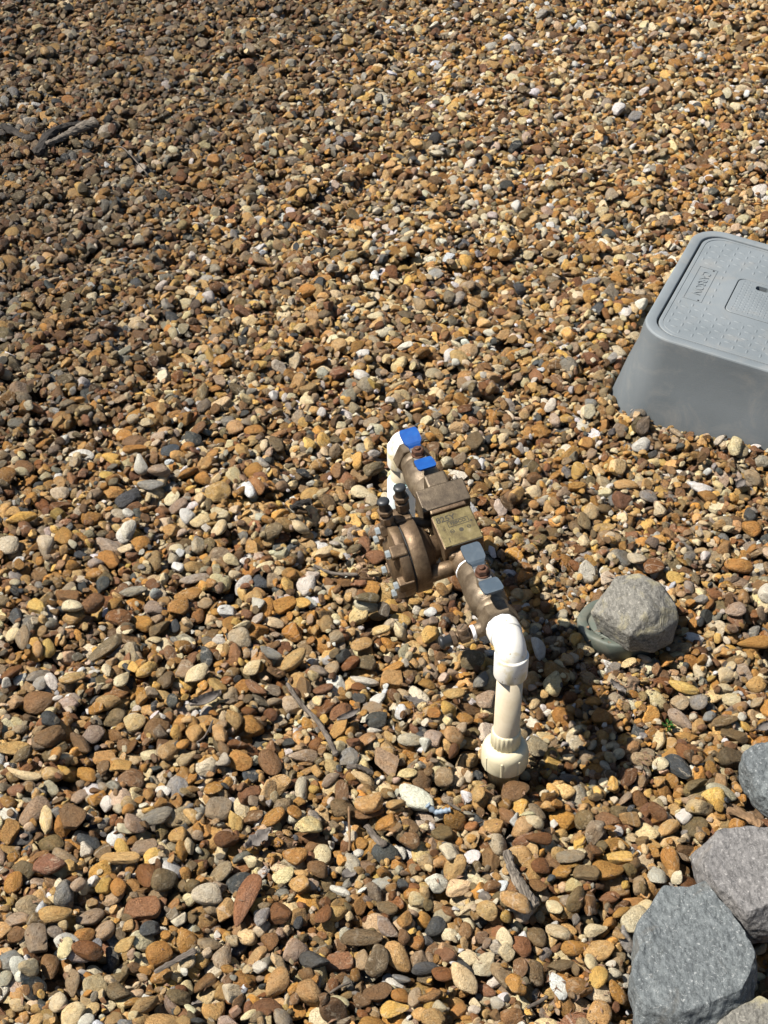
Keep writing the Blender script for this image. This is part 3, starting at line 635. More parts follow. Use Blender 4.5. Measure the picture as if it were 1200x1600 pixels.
for r in recs: groups.setdefault(r[4], []).append(r)
ORD = ['leftmost', 'second from the left', 'third from the left', 'fourth from the left', 'fifth from the left', 'sixth from the left', 'seventh from the left']
for lb, rs in groups.items():
    rs.sort(key=lambda r: r[1])
    for q, r in enumerate(rs): r.append(lb if len(rs) == 1 else lb + ', ' + (ORD[q] if q < len(rs) - 1 or q == 0 else 'rightmost'))
for r in recs:
    k, px, py, ck, sk = r[0], r[1], r[2], r[5], r[6]
    s = ST[k]
    if abs(px - 650) < 3 and abs(py - 1236.7) < 3: r[7] = 'large pointed white stone lying below left of the near riser pipe'
    if abs(px - 383.3) < 3 and abs(py - 1396.7) < 3: r[7] = 'long tapered red brown stone, the longest pebble in the lower left'
    if abs(px - 530) < 3 and abs(py - 1368.3) < 3: r[7] = 'white kidney shaped pebble at the bottom centre'
    o = link_mesh('pebble', SHAPES[IDX[sk][int(rng.integers(len(IDX[sk])))]])
    o.matrix_world = Matrix.Translation(s[:3]) @ mat_of(s[6]).to_4x4() @ Matrix.Diagonal((s[3], s[4], s[5], 1))
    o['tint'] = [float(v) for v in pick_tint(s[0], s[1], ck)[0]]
    tag(o, r[7], 'pebble', 'largest pebbles of the gravel bed')

# ------------------------------------------------------------------ the backflow preventer and its pipework
AX = 0.21; ROLL = R(8.5)
def rolled(v):
    x, z = v[0], v[2] - AX
    return Vector((x * math.cos(ROLL) - z * math.sin(ROLL), v[1], AX + z * math.cos(ROLL) + x * math.sin(ROLL)))
bf = empty('backflow_preventer', (RISER[0], RISER[1], 0), YAW)
tag(bf, 'bronze backflow preventer on two white plastic risers standing in the gravel', 'backflow preventer')
# near riser with its union
MB().cyl((0, 0, -0.06), (0, 0, 0.172), 0.0167, n=36).build('riser_pipe', M['pvc_pipe'], bf)
un = MB().lathe((0, 0, -0.008), (0, 0, 1), [(-0.06, 0.0205), (0.012, 0.0205), (0.0121, 0.026), (0.0135, 0.0292), (0.016, 0.0302), (0.038, 0.0302), (0.0425, 0.0292), (0.047, 0.0262), (0.0495, 0.022), (0.0500, 0.0168)], 48).build('union_coupling', M['pvc_union'], bf)
MB().lathe((0, 0, -0.008), (0, 0, 1), [(0.046, 0.0185), (0.0465, 0.0196), (0.071, 0.0192), (0.0735, 0.0182), (0.0740, 0.0172)], 80, radfn=lambda i, h: 1.0 if i % 4 < 2 else 0.965).build('ribbed_collar', M['pvc_union'], un)
for k in range(8):
    a = k * math.pi / 4 + 0.3; rot = Matrix.Rotation(a, 3, 'Z')
    MB().box(rot @ Vector((0.0300, 0, 0.0195)), (0.0022, 0.003, 0.024), rot, 0.0006, 1).build('grip_rib', M['pvc_union'], un)
def elbow(yc, sgn):
    m = MB(); pts = [Vector((0, yc, 0.180))]
    for k in range(13):
        t = math.pi / 2 * k / 12; pts.append(Vector((0, yc + sgn * 0.021 * (1 - math.cos(t)), AX - 0.021 + 0.021 * math.sin(t))))
    pts.append(Vector((0, yc + sgn * 0.030, AX)))
    m.tube(pts, [0.0196] * len(pts), 36)
    m.lathe((0, yc, 0), (0, 0, 1), [(0.1635, 0.0190), (0.1640, 0.0208), (0.1655, 0.0212), (0.1965, 0.0215), (0.1980, 0.0208), (0.1985, 0.0190)], 40)
    m.lathe((0, yc, AX), (0, sgn, 0), [(0.0195, 0.0190), (0.0198, 0.0205), (0.0215, 0.0213), (0.0350, 0.0213), (0.0362, 0.0205), (0.0363, 0.0150)], 40)
    return m.build('elbow', M['pvc_elbow'], bf)
elbow(0, 1); elbow(SPAN, -1)
MB().cyl((0, SPAN, 0.10), (0, SPAN, 0.172), 0.0167, n=32).build('riser_pipe', M['pvc_pipe'], bf)
cp = MB().lathe((0, SPAN, 0), (0, 0, 1), [(-0.06, 0.0212), (0.134, 0.0212), (0.1365, 0.0205), (0.137, 0.0166)], 36).build('slip_coupling', M['pvc_blue'], bf)
MB().lathe((0, SPAN, 0), (0, 0, 1), [(0.1372, 0.0200), (0.1385, 0.0192), (0.1388, 0.0165)], 36).build('cement_ring', M['primer'], cp)

def ball_valve(yc, sgn, hmat):
    """a valve centred on yc; its elbow end lies on the side -sgn"""
    m = MB(); A = (0, sgn, 0); o = (0, yc, AX)
    m.hexp((0, yc - sgn * 0.0570, AX), (0, yc - sgn * 0.0360, AX), 0.0450, 6, R(0))
    m.lathe(o, A, [(-0.0370, 0.0180), (-0.0362, 0.0203), (-0.0240, 0.0212), (-0.0225, 0.0200), (-0.0205, 0.0200), (-0.0190, 0.0232), (-0.006, 0.0246), (0.012, 0.0246), (0.026, 0.0236), (0.0275, 0.0220), (0.0300, 0.0222), (0.0480, 0.0218), (0.0535, 0.0208), (0.0545, 0.018)], 44)
    m.cyl((0, yc, AX), (0, yc, AX + 0.036), 0.0092, n=24, bev=0.001)
    m.box((0.010, yc + 0.004, AX + 0.0262), (0.008, 0.006, 0.006), None, 0.0012)
    b = m.build('ball_valve', M['bronze_valve'], bf, rolled)
    MB().lathe(o, A, [(0.0538, 0.0195), (0.0540, 0.0208), (0.0572, 0.0210), (0.0580, 0.0195)], 36, radfn=lambda i, h: 1 + 0.02 * math.sin(i * 1.7)).build('thread_tape', M['tape'], b, rolled)
    MB().lathe(o, A, [(-0.0600, 0.0180), (-0.0598, 0.0196), (-0.0570, 0.0199), (-0.0568, 0.0180)], 36, radfn=lambda i, h: 1 + 0.02 * math.sin(i * 2.1)).build('thread_tape', M['tape'], b, rolled)
    # handle: a bent strip with two vinyl-dipped wings
    bm = bmesh.new(); z0 = AX + 0.0375
    def strip(prof, nm, mt, par):
        q = MB(); rings = []
        for (yy, zz, hw) in prof:
            rings.append([q.bm.verts.new((x, yc + yy, z0 + zz + t)) for x, t in ((-hw, 0), (hw, 0), (hw, .0030), (-hw, .0030))])
        for p, r_ in zip(rings[:-1], rings[1:]):
            for i in range(4): q.bm.faces.new((p[i], p[(i + 1) % 4], r_[(i + 1) % 4], r_[i]))
        q.bm.faces.new(list(reversed(rings[0]))); q.bm.faces.new(rings[-1])
        es = [e for e in q.bm.edges if len(e.link_faces) == 2 and e.calc_face_angle(0) > 0.9]
        bmesh.ops.bevel(q.bm, geom=es, offset=0.0007, segments=2, profile=0.5, affect='EDGES')
        return q.build(nm, mt, par, rolled)
    bm.free()
    hs = strip([(-0.0155, 0.0035, 0.0070), (-0.0120, 0.0005, 0.0080), (-0.010, 0, 0.0085), (0.010, 0, 0.0085), (0.0120, 0.0005, 0.0080), (0.0155, 0.0035, 0.0070)], 'handle_saddle', M['steel'], b)
    for s in (-1, 1):
        pr = [(0.0130, 0.0010, 0.0080), (0.0165, 0.0050, 0.0085), (0.0195, 0.0072, 0.0112), (0.0230, 0.0080, 0.0128), (0.0330, 0.0098, 0.0134), (0.0430, 0.0112, 0.0132), (0.0462, 0.0115, 0.0122), (0.0482, 0.0116, 0.0100)]
        strip([(s * y, z, w) for y, z, w in pr], 'valve_handle', hmat, b)
    nt = MB(); nt.cyl((0, yc, z0 + .0032), (0, yc, z0 + 0.0052), 0.0098, n=28); nt.hexp((0, yc, z0 + 0.0050), (0, yc, z0 + 0.0125), 0.0150, 6, 0.3, 0.0010); nt.cyl((0, yc, z0 + .011), (0, yc, z0 + 0.0158), 0.0040, n=18, bev=.0008)
    nt.build('stem_nut', M['rust'], b, rolled)
    return b
bv1 = ball_valve(0.0965, 1, M['handle_faded']); tag(bv1, 'bronze ball valve with a faded blue grey handle')
bv2 = ball_valve(SPAN - 0.0965, -1, M['handle_blue']); tag(bv2, 'bronze ball valve with a bright blue handle')

# body with its two Y-pattern checks
m = MB()
m.lathe((0, 0.150, AX), (0, 1, 0), [(0.002, 0.0185), (0.003, 0.0215), (0.026, 0.0215), (0.034, 0.0260), (0.085, 0.0270), (0.125, 0.0250), (0.135, 0.0218), (0.158, 0.0212), (0.160, 0.0185)], 44)
TL = R(14); tr = Matrix.Rotation(TL, 3, 'X'); PN = tr @ Vector((0, 0, 1)); PY = tr @ Vector((0, 1, 0)); PC = Vector((0.001, 0.2, 0.2465))
m.box(PC - PN * 0.0262, (0.0545, 0.0555, 0.050), tr, 0.0016, 2)
m.box(PC - PN * 0.031 - PY * 0.004, (0.046, 0.066, 0.040), tr, 0.006, 3)
body = m.build('check_body', M['bronze'], bf, rolled)
pl = MB().box(PC - PN * 0.0002, (0.0520, 0.0530, 0.0022), tr, 0.0007, 2).build('name_plate', M['brass_plate'], bf, rolled)
def pt(x, y, z=0.0011): return PC + Vector((1, 0, 0)) * x + PY * y + PN * z
def plate_text(body_, size, x, y, bold=0.0):
    o = text_mesh('lettering', body_, size, M['dark_print'], pl, pt(x, y), (1, 0, 0), PY, 0.00012, bold)
    for v in o.data.vertices: v.co = rolled(v.co)
    return o
plate_text('825Y', 0.0125, -0.0105, 0.0165, 0.00026)
plate_text('FEBCO', 0.0070, 0.0035, 0.0068, 0.00022)
plate_text('L', 0.0060, -0.0175, 0.0015); plate_text('J', 0.0075, -0.0165, -0.0170)
def frame(x, y, w, h, t):
    q = MB()
    for cx, cy, sx, sy in ((x, y + h / 2, w, t), (x, y - h / 2, w, t), (x - w / 2, y, t, h - t - .00005), (x + w / 2, y, t, h - t - .00005)):
        q.box(pt(cx, cy, 0.0011), (sx, sy, 0.00024), tr)
    return q.build('logo_border', M['dark_print'], pl, rolled)
frame(0.0035, 0.0066, 0.0280, 0.0088, 0.0008)
for x, y, r, full in ((-0.0085, -0.0055, 0.0030, 0), (0.0035, -0.0065, 0.0031, 1), (0.0145, -0.0050, 0.0028, 0), (0.0205, 0.0030, 0.0015, 1)):
    q = MB(); n = 24
    rings = [[q.bm.verts.new(pt(x + rr * math.cos(2 * math.pi * i / n), y + rr * math.sin(2 * math.pi * i / n), 0.00122)) for i in range(n)] for rr in (r, r * 0.72)]
    for i in range(n): q.bm.faces.new((rings[0][i], rings[0][(i + 1) % n], rings[1][(i + 1) % n], rings[1][i]))
    if full: q.bm.faces.new(rings[1])
    else: q.box(pt(x, y, 0.0011), (r * 1.4, r * 0.3, 0.00024), tr)
    q.build('approval_mark', M['dark_print'], pl, rolled)
MB().box(pt(0.004, -0.0272, -0.0002), (0.042, 0.0012, 0.0014), tr).build('plate_slit', M['dark_print'], pl, rolled)
CT = R(22); cr = Matrix.Rotation(CT, 3, 'X'); CD = cr @ Vector((0, 1, 0)); CN = cr @ Vector((0, 0, 1)); CC = Vector((0.001, 0.2535, 0.2605))
cap = MB().box(CC - CN * 0.024, (0.0665, 0.034, 0.050), cr, 0.0014, 2).build('check_cap', M['bronze_cap'], bf, rolled)
MB().box(CC + CD * 0.0265 - CN * 0.018, (0.030, 0.022, 0.033), cr, 0.003, 2).build('wrench_boss', M['bronze_cap'], cap, rolled)
MB().box(CC - CD * 0.019 - CN * 0.0225, (0.050, 0.008, 0.044), cr, 0.002, 2).build('cap_neck', M['bronze'], cap, rolled)

# differential relief valve on the left
YD = 0.214
def disc(v): return Vector((-v, YD, AX))
m = MB()
m.lathe(disc(0.036), (-1, 0, 0), [(0.0, 0.024), (0.003, 0.031), (0.012, 0.038), (0.0135, 0.049), (0.015, 0.0508), (0.0335, 0.0508), (0.0345, 0.0495), (0.0346, 0.02)], 56)
m.box(Vector((-0.062, YD + 0.026, AX + 0.041)), (0.024, 0.028, 0.024), None, 0.003, 2)
bon = m.build('relief_valve_bonnet', M['bronze'], bf, rolled)
MB().lathe(disc(0.0705), (-1, 0, 0), [(0, 0.0490), (0.0022, 0.0490)], 56).build('diaphragm_seal', M['seal'], bon, rolled)
m = MB()
m.lathe(disc(0.0728), (-1, 0, 0), [(0.0, 0.0495), (0.001, 0.0508), (0.0125, 0.0508), (0.0140, 0.0495), (0.0145, 0.0390), (0.0165, 0.0375), (0.0175, 0.030), (0.0215, 0.0270), (0.0225, 0.006)], 56)
for k in range(6):
    a = k * math.pi / 3 + 0.42; c = Vector((-0.0845, YD + 0.0445 * math.sin(a), AX + 0.0445 * math.cos(a)))
    m.box(c, (0.022, 0.0165, 0.0165), Matrix.Rotation(-a, 3, 'X'), 0.0022, 2)
cov = m.build('relief_valve_cover', M['bronze'], bf, rolled)
for k in range(6):
    a = k * math.pi / 3 + 0.42; c = Vector((-0.0950, YD + 0.0445 * math.sin(a), AX + 0.0445 * math.cos(a)))
    MB().hexp(c, c + Vector((-0.0065, 0, 0)), 0.0105, 6, 0.2, 0.0008).build('bolt', M['bolt'], cov, rolled)
MB().tube([(-0.006, 0.171, AX - 0.003), (-0.03, 0.172, AX - 0.004), (-0.058, 0.176, AX - 0.008)], [0.0112, 0.0108, 0.0118], 24).build('relief_tube', M['bronze'], bf, rolled)
m = MB(); m.tube([(-0.016, 0.212, AX + 0.004), (-0.030, 0.212, AX + 0.003), (-0.033, 0.212, AX + .003), (-0.046, 0.212, AX + 0.002)], [0.0165, 0.0155, 0.0185, 0.0195], 28)
m.build('relief_tube', M['bronze'], bf, rolled)
MB().tube([(-0.016, 0.246, AX + 0.016), (-0.034, 0.246, AX + 0.020), (-0.056, 0.243, AX + 0.030)], [0.0085, 0.0080, 0.0085], 20).build('relief_tube', M['bronze_cap'], bf, rolled)
m = MB(); m.lathe((0, 0, 0), (0, 0, 1), [(0, .01), (.001, .01)], 8); m.bm.free()

def test_cock(base, d, screw=False, label=None):
    b0 = Vector(base); d = Vector(d).normalized(); m = MB()
    m.cyl(b0 - d * 0.004, b0 + d * 0.006, 0.0075, n=20); m.hexp(b0 + d * 0.004, b0 + d * 0.017, 0.0185, 8, 0.2, 0.0012)
    m.cyl(b0 + d * 0.0165, b0 + d * 0.021, 0.0068, n=20); m.hexp(b0 + d * 0.0205, b0 + d * 0.0270, 0.0185, 6, 0.1, 0.0010)
    if screw:
        up = Vector((0, 0, 1)); m.cyl(b0 + d * 0.011, b0 + d * 0.011 + up * 0.0145, 0.0072, n=20, bev=0.0008); m.cyl(b0 + d * 0.011 + up * 0.013, b0 + d * 0.011 + up * 0.0155, 0.0052, n=16)
    t = m.build('test_cock', M['cock'], bf, rolled)
    if label: t['label'] = label
    MB().lathe(b0 + d * 0.0268, d, [(0.0, 0.0066), (0.001, 0.0074), (0.0095, 0.0066), (0.0105, 0.0078), (0.0125, 0.0086), (0.0145, 0.0082), (0.0160, 0.0060), (0.0166, 0.0025)], 24).build('dust_cap', M['rubber'], t, rolled)
    if screw: MB().box(b0 + d * 0.011 + Vector((0, 0, 0.0156)), (0.0085, 0.0012, 0.0008), Matrix.Rotation(0.7, 3, 'Z')).build('screw_slot', M['dark_print'], t, rolled)
    return t
test_cock((-0.0830, YD + 0.020, AX + 0.046), (-0.02, 0.0, 1))
test_cock((-0.0580, YD + 0.030, AX + 0.052), (0.02, 0.0, 1))
MB().cyl((-0.014, 0.050, AX - 0.004), (-0.032, 0.050, AX - 0.006), 0.0105, 0.0090, n=24, bev=0.001).build('test_cock_boss', M['bronze_valve'], bf, rolled)
tb = MB().cyl((-0.0315, 0.050, AX - 0.006), (-0.0365, 0.050, AX - 0.006), 0.0092, n=24, bev=0.0008).build('thread_tape', M['tape'], bf, rolled)
test_cock((-0.036, 0.050, AX - 0.006), (-1, 0, -0.03), True)

# ------------------------------------------------------------------ the valve box
vb = empty('valve_box', (BOX_O[0], BOX_O[1], 0), math.atan2(BN[1], BN[0]))
vb.rotation_euler = (0, R(5.5), math.atan2(BN[1], BN[0]))          # settled, leaning down to the right
tag(vb, 'grey plastic irrigation valve box with treaded lid cut by the right edge', 'valve box')
def loft(levels, close_top=False, close_bottom=False, n=8, r=0.058):
    q = MB(); rings = []
    for z, off in levels:
        rings.append([q.bm.verts.new((x, y, z)) for x, y in rrect(BOX_L, BOX_W, r, n, off)])
    for a, b in zip(rings[:-1], rings[1:]):
        for i in range(len(a)):
            f = q.bm.faces.new((a[i], a[(i + 1) % len(a)], b[(i + 1) % len(a)], b[i])); f.smooth = True
    if close_top: q.bm.faces.new(rings[-1])
    if close_bottom: q.bm.faces.new(list(reversed(rings[0])))
    return q
T = BOX_H
lv = [(-0.07, FLARE + 0.018), (0.0, FLARE + .001), (0.03, FLARE - 0.005), (0.07, FLARE - 0.0125), (0.11, FLARE - 0.0230), (T - 0.012, 0.0015), (T - 0.0035, 0.0), (T - 0.0012, -0.0006), (T - 0.0003, -0.0016), (T, -0.0032), (T, -0.0170), (T - 0.0008, -0.0182), (T - 0.003, -0.0188), (T - 0.030, -0.0190)]
kr = [i for i, (z, f) in enumerate(lv) if z == T - 0.0035][0]
bx = loft(lv[:kr + 1], n=10).build('box_wall', M['box'], vb, recalc=False)
loft(lv[kr:], n=10).build('rim', M['box_top_lit'], vb, recalc=False)  # rim split off from the wall to take the paler sunlit colour
# lid with an opening for the reader hatch
def ring_bridge(q, a, b, smooth=False):
    for i in range(len(a)):
        f = q.bm.faces.new((a[i], a[(i + 1) % len(a)], b[(i + 1) % len(b)], b[i])); f.smooth = smooth
RD = (0.112, 0.205, 0.146, 0.272)                                 # hatch opening: across, along
def rr2(x0, x1, y0, y1, r, n=8):
    return [(x0 + px_, y0 + py_) for px_, py_ in rrect(y1 - y0, x1 - x0, r, n)]
q = MB()
Lz = T - 0.0015
def vr(pts, z): return [q.bm.verts.new((x, y, z)) for x, y in pts]
o0, o1, o2, o3 = (vr(rrect(BOX_L, BOX_W, .058, 8, f), z) for f, z in ((-.0222, T - .020), (-.0220, Lz - .0012), (-.0228, Lz - .0003), (-.0245, Lz)))
o4, o5, o6 = (vr(rrect(BOX_L, BOX_W, .058, 8, f), z) for f, z in ((-.0285, Lz), (-.0290, Lz - .0012), (-.0300, Lz - .0004)))
i0_, i1_, i2_ = vr(rr2(*RD, .014), Lz - .0004), vr(rr2(RD[0] + .0008, RD[1] - .0008, RD[2] + .0008, RD[3] - .0008, .0135), Lz - .0012), vr(rr2(RD[0] + .001, RD[1] - .001, RD[2] + .001, RD[3] - .001, .0135), T - .018)
for a, b in ((o0, o1), (o1, o2), (o2, o3), (o3, o4), (o4, o5), (o5, o6), (o6, i0_), (i0_, i1_), (i1_, i2_)): ring_bridge(q, a, b)
lid = q.build('lid', M['box_top_lit'], vb, recalc=False)
def lug_mesh(q, x, y, z, l, w, h, ang):
    n = 10; ca, sa = math.cos(ang), math.sin(ang); base, topv = [], []
    for i in range(n):
        t = 2 * math.pi * i / n; bx_, by_ = math.cos(t) * l / 2, math.sin(t) * w / 2
        base.append(q.bm.verts.new((x + bx_ * ca - by_ * sa, y + bx_ * sa + by_ * ca, z - .0003)))
        topv.append(q.bm.verts.new((x + (bx_ * ca - by_ * sa) * .55, y + (bx_ * sa + by_ * ca) * .55, z + h)))
    ring_bridge(q, base, topv, True); f = q.bm.faces.new(topv); f.smooth = True
q = MB(); PANEL = (0.040, 0.072, 0.150, 0.270); sp = 0.0235; k = 0
for iy in range(40):
    for ix in range(30):
        x, y = 0.038 + ix * sp * .5, 0.040 + iy * sp * .5
        if (ix + iy) % 2 or x > BOX_W - .038 or y > BOX_L - .04: continue
        if RD[0] - .018 < x < RD[1] + .018 and RD[2] - .016 < y < RD[3] + .016: continue
        if PANEL[0] - .010 < x < PANEL[1] + .008 and PANEL[2] - .010 < y < PANEL[3] + .010: continue
        if (x < .06 or x > BOX_W - .06) and (y < .06 or y > BOX_L - .06) and math.hypot(min(x, BOX_W - x) - .072, min(y, BOX_L - y) - .072) > .042: continue
        lug_mesh(q, x, y, Lz - .0003, 0.0150, 0.0048, 0.0008, 0.0 if ix % 2 else math.pi / 2)
tag(q.build('tread_pattern', M['box_top_lit'], lid), kind='stuff')
q = MB()
pf = [(PANEL[0] - .003, PANEL[2] - .003), (PANEL[1] + .003, PANEL[2] - .003), (PANEL[1] + .003, PANEL[3] + .003), (PANEL[0] - .003, PANEL[3] + .003)]
cx_, cy_ = (PANEL[0] + PANEL[1]) / 2, (PANEL[2] + PANEL[3]) / 2
for c_, s_ in (((cx_, PANEL[2]), (PANEL[1] - PANEL[0] + .002, .0012)), ((cx_, PANEL[3]), (PANEL[1] - PANEL[0] + .002, .0012)), ((PANEL[0], cy_), (.0012, PANEL[3] - PANEL[2] - .0013)), ((PANEL[1], cy_), (.0012, PANEL[3] - PANEL[2] - .0013))):
    q.box((c_[0], c_[1], Lz), (s_[0], s_[1], .0009))
q.build('panel_border', M['box_top_lit'], lid)
text_mesh('lettering', 'CARSON', 0.0215, M['box_top_lit'], lid, (cx_, cy_ + .004, Lz + .0003), (0, -1, 0), (1, 0, 0), 0.0005, 0.0002)
for yy in (PANEL[2] + .004, PANEL[3] - .004):
    MB().cyl((cx_ + .010, yy, Lz - .0005), (cx_ + .010, yy, Lz + .0004), .0016, n=12).build('rivet_hole_shade', M['hole'], lid)  # black discs painting the shade of the rivet holes
# reader hatch with a finger hole
q = MB(); g_ = .0024; hz = Lz - .0002
h0_, h1_, h2_ = vr(rr2(RD[0] + g_, RD[1] - g_, RD[2] + g_, RD[3] - g_, .0125), T - .018), vr(rr2(RD[0] + g_, RD[1] - g_, RD[2] + g_, RD[3] - g_, .0125), hz - .0008), vr(rr2(RD[0] + g_ + .0008, RD[1] - g_ - .0008, RD[2] + g_ + .0008, RD[3] - g_ - .0008, .012), hz)
HX, HY = (RD[0] + RD[1]) / 2, RD[3] - 0.020
hp = rr2(HX - .012, HX + .012, HY - .0075, HY + .0075, .006)
h3_, h4_ = vr(hp, hz), vr(hp, T - .017)
for a, b in ((h0_, h1_), (h1_, h2_), (h2_, h3_), (h3_, h4_)): ring_bridge(q, a, b)
rl = q.build('reader_hatch', M['box_top_lit'], vb, recalc=False)
q = MB(); q.box((BOX_W / 2, BOX_L / 2, T - .026), (BOX_W - .05, BOX_L - .05, .004)); q.build('shade_backing', M['hole'], vb)  # added dark sheet under the lid, painting the shade seen through openings
q = MB()
for iy in range(26):
    for ix in range(20):
        x, y = RD[0] + .012 + ix * .0047, RD[2] + .012 + iy * .0047
        if (ix + iy) % 2 or x > RD[1] - .010 or y > RD[3] - .010 or (abs(x - HX) < .018 and abs(y - HY) < .013): continue
        lug_mesh(q, x, y, hz - .0002, .0058, .0018, .0009, 0.0 if ix % 2 else math.pi / 2)
tag(q.build('tread_pattern', M['box_top_lit'], rl), kind='stuff')

# ------------------------------------------------------------------ boulders and the round lid under one of them
def boulder(pts, zl, hh, mk, label, style, seed, sub=6):
    d, f = ico(sub); g = np.random.default_rng(seed)
    G = np.array([at(x, y, zl)[:2] for x, y in pts]); c = G.mean(0); rel = G - c
    th = np.arctan2(rel[:, 1], rel[:, 0]); rr = np.hypot(rel[:, 0], rel[:, 1]); o_ = np.argsort(th); th, rr = th[o_], rr[o_]
    ta = np.concatenate([th - 2 * np.pi, th, th + 2 * np.pi]); ra = np.tile(rr, 3)
    t = np.arctan2(d[:, 1], d[:, 0]); cp_ = np.hypot(d[:, 0], d[:, 1]); kk = .24 if style == 'flat' else .70
    Rv = np.interp(t, ta, ra)
    s = Rv * cp_ ** kk / np.maximum(cp_, 1e-6)
    v = np.stack([d[:, 0] * s, d[:, 1] * s, np.sign(d[:, 2]) * np.abs(d[:, 2]) ** (1.0 if style == 'flat' else 0.9) * hh * .62], 1)
    rm = rr.mean(); n = g.normal(size=(7, 3)); n[:, 2] = np.abs(n[:, 2]) * .5 + .15
    n[0] = (g.uniform(-.16, .0), g.uniform(-.12, .05), 1)
    n /= np.linalg.norm(n, axis=1, keepdims=True)
    for q_ in range(len(n)):
        sup = (v @ n[q_]).max(); hgt = sup * (.56 if q_ == 0 else g.uniform(.84, .95)); dd = v @ n[q_]
        ex = np.maximum(0, dd - hgt); v -= n[q_][None, :] * (ex * .95)[:, None]
    if style == 'faceted':
        # broad sunlit face, steep broken front: a hull of corners read from the photo
        cor = [(925, 957, .026), (938, 984, .0), (983, 1016, -.002), (1020, 1017, -.002), (1048, 1001, .004), (1058, 970, .030), (984, 992, .036), (1036, 984, .036), (1054, 948, .044), (964, 903, .064),
               (1000, 898, .067), (1031, 913, .060), (955, 940, -.01), (1050, 940, -.01), (1000, 925, -.01), (960, 962, .046), (1012, 955, .062)]
        bm = bmesh.new(); C3 = Vector((c[0], c[1], zl))
        for x_, y_, z_ in cor: bm.verts.new(Vector(at(x_, y_, z_)) - C3)
        bmesh.ops.convex_hull(bm, input=list(bm.verts)); bmesh.ops.delete(bm, geom=[w for w in bm.verts if not w.link_faces], context='VERTS')
        bmesh.ops.triangulate(bm, faces=list(bm.faces))
        P_ = np.array([tuple(w.co) for w in bm.verts]); F_ = [[w.index for w in fc.verts] for fc in bm.faces]; bm.verts.index_update()
        N_, D_ = [], []
        for fc in F_:
            nn = np.cross(P_[fc[1]] - P_[fc[0]], P_[fc[2]] - P_[fc[0]]); nn /= np.linalg.norm(nn); dd = nn @ P_[fc[0]]
            if dd < 0: nn, dd = -nn, -dd
            N_.append(nn); D_.append(dd)
        bm.free(); N_, D_ = np.array(N_), np.array(D_); qq = np.maximum(0, d @ N_.T / D_); v = d * (((qq ** 90).sum(1)) ** (-1 / 90))[:, None] * 1.06
    of = g.uniform(-30, 30, 3); amp = .55 if style == 'faceted' else 1.0
    for i in range(len(v)):
        w = Vector(v[i] / rm * 1.3 + of); w2 = Vector(v[i] * 95 + of)
        nn = d[i]
        v[i] += nn * rm * amp * (0.045 * mnoise.noise(w) + 0.035 * mnoise.noise(w * 2.7) + 0.018 * mnoise.noise(w * 7) + .012 * mnoise.noise(w2) - .02 * max(0, mnoise.noise(w * 4.1) - .35))
    me = bpy.data.meshes.new('boulder'); me.from_pydata([tuple(x) for x in v], [], f); me.polygons.foreach_set('use_smooth', [True] * len(f)); me.materials.append(M[mk])
    o = link_mesh('boulder', me); o.location = (c[0], c[1], zl if style != 'flat' else zl * .6)
    return tag(o, label, 'rock', 'boulders')
for q_, (pts, zl, hh, mk, lb, stl) in enumerate(ROCKS): boulder(pts, zl, hh, mk, lb, stl, 40 + q_)
rg = empty('round_lid', (RING_C[0], RING_C[1], -0.003))
rg.rotation_euler = (R(-3), R(-4), 0)
tag(rg, 'faded green round plastic lid half buried under the lichened boulder', 'lid')
def wob(i, h): return 1 + .018 * math.sin(i * .31) + .012 * math.sin(i * .83 + 1)
MB().lathe((0, 0, 0), (0, 0, 1), [(-.03, RING_R), (-.002, RING_R), (0.0008, RING_R - .0012), (0.0016, RING_R - .004), (.0008, RING_R - .0125), (-.001, RING_R - .0145), (-.004, RING_R - .0150)], 64, radfn=wob).build('rim', M['green_lid'], rg)
MB().lathe((0, 0, 0), (0, 0, 1), [(-.012, RING_R - .016), (-.0028, RING_R - .016), (-.0012, RING_R - .018), (-.0012, 0.01)], 56).build('cover_disc', M['green_lid'], rg)

# ------------------------------------------------------------------ sticks, twigs, bark, leaves, sprout
def gp(px, py, lift=0.0, r=.005):
    p = at(px, py, 0.006); return Vector((p[0], p[1], surf(p[0], p[1], r) + lift))
def smooth_path(pts, n=8):
    out = []
    for k in range(len(pts) - 1):
        p0, p1, p2, p3 = pts[max(k - 1, 0)], pts[k], pts[k + 1], pts[min(k + 2, len(pts) - 1)]
        for i in range(n):
            t = i / n; out.append(.5 * ((2 * p1) + (p2 - p0) * t + (2 * p0 - 5 * p1 + 4 * p2 - p3) * t * t + (3 * p1 - p0 - 3 * p2 + p3) * t ** 3))
    out.append(pts[-1]); return out
def stick(name, pxs, r0, r1, mat, label, cat, lift=.002, ridge=.10, n=12, seed=1, flat=1.0):
    P = [gp(x, y, lift + max(r0, r1) * .5) for x, y in pxs]
    zs = [p.z for p in P]; zm = sum(zs) / len(zs)
    for p in P: p.z = .35 * p.z + .65 * max(zm, p.z)
    P = smooth_path(P); rr_ = random.Random(seed); N = len(P)
    rad = [.82 * (r0 + (r1 - r0) * k / (N - 1)) * (1 + .12 * rr_.uniform(-1, 1)) for k in range(N)]; rad[0] *= .45; rad[-1] *= .45
    q = MB(); q.tube(P, rad, n, True, ridge, seed)
    o = q.build(name, mat)
    c = sum(P, Vector()) / N; d = (P[-1] - P[0]); ang = math.atan2(d.y, d.x)
    inv = Matrix.Rotation(-ang, 4, 'Z') @ Matrix.Translation(-c)
    for v in o.data.vertices: v.co = inv @ v.co; v.co.z *= flat
    o.location = c; o.rotation_euler = (0, 0, ang)
    return tag(o, label, cat)
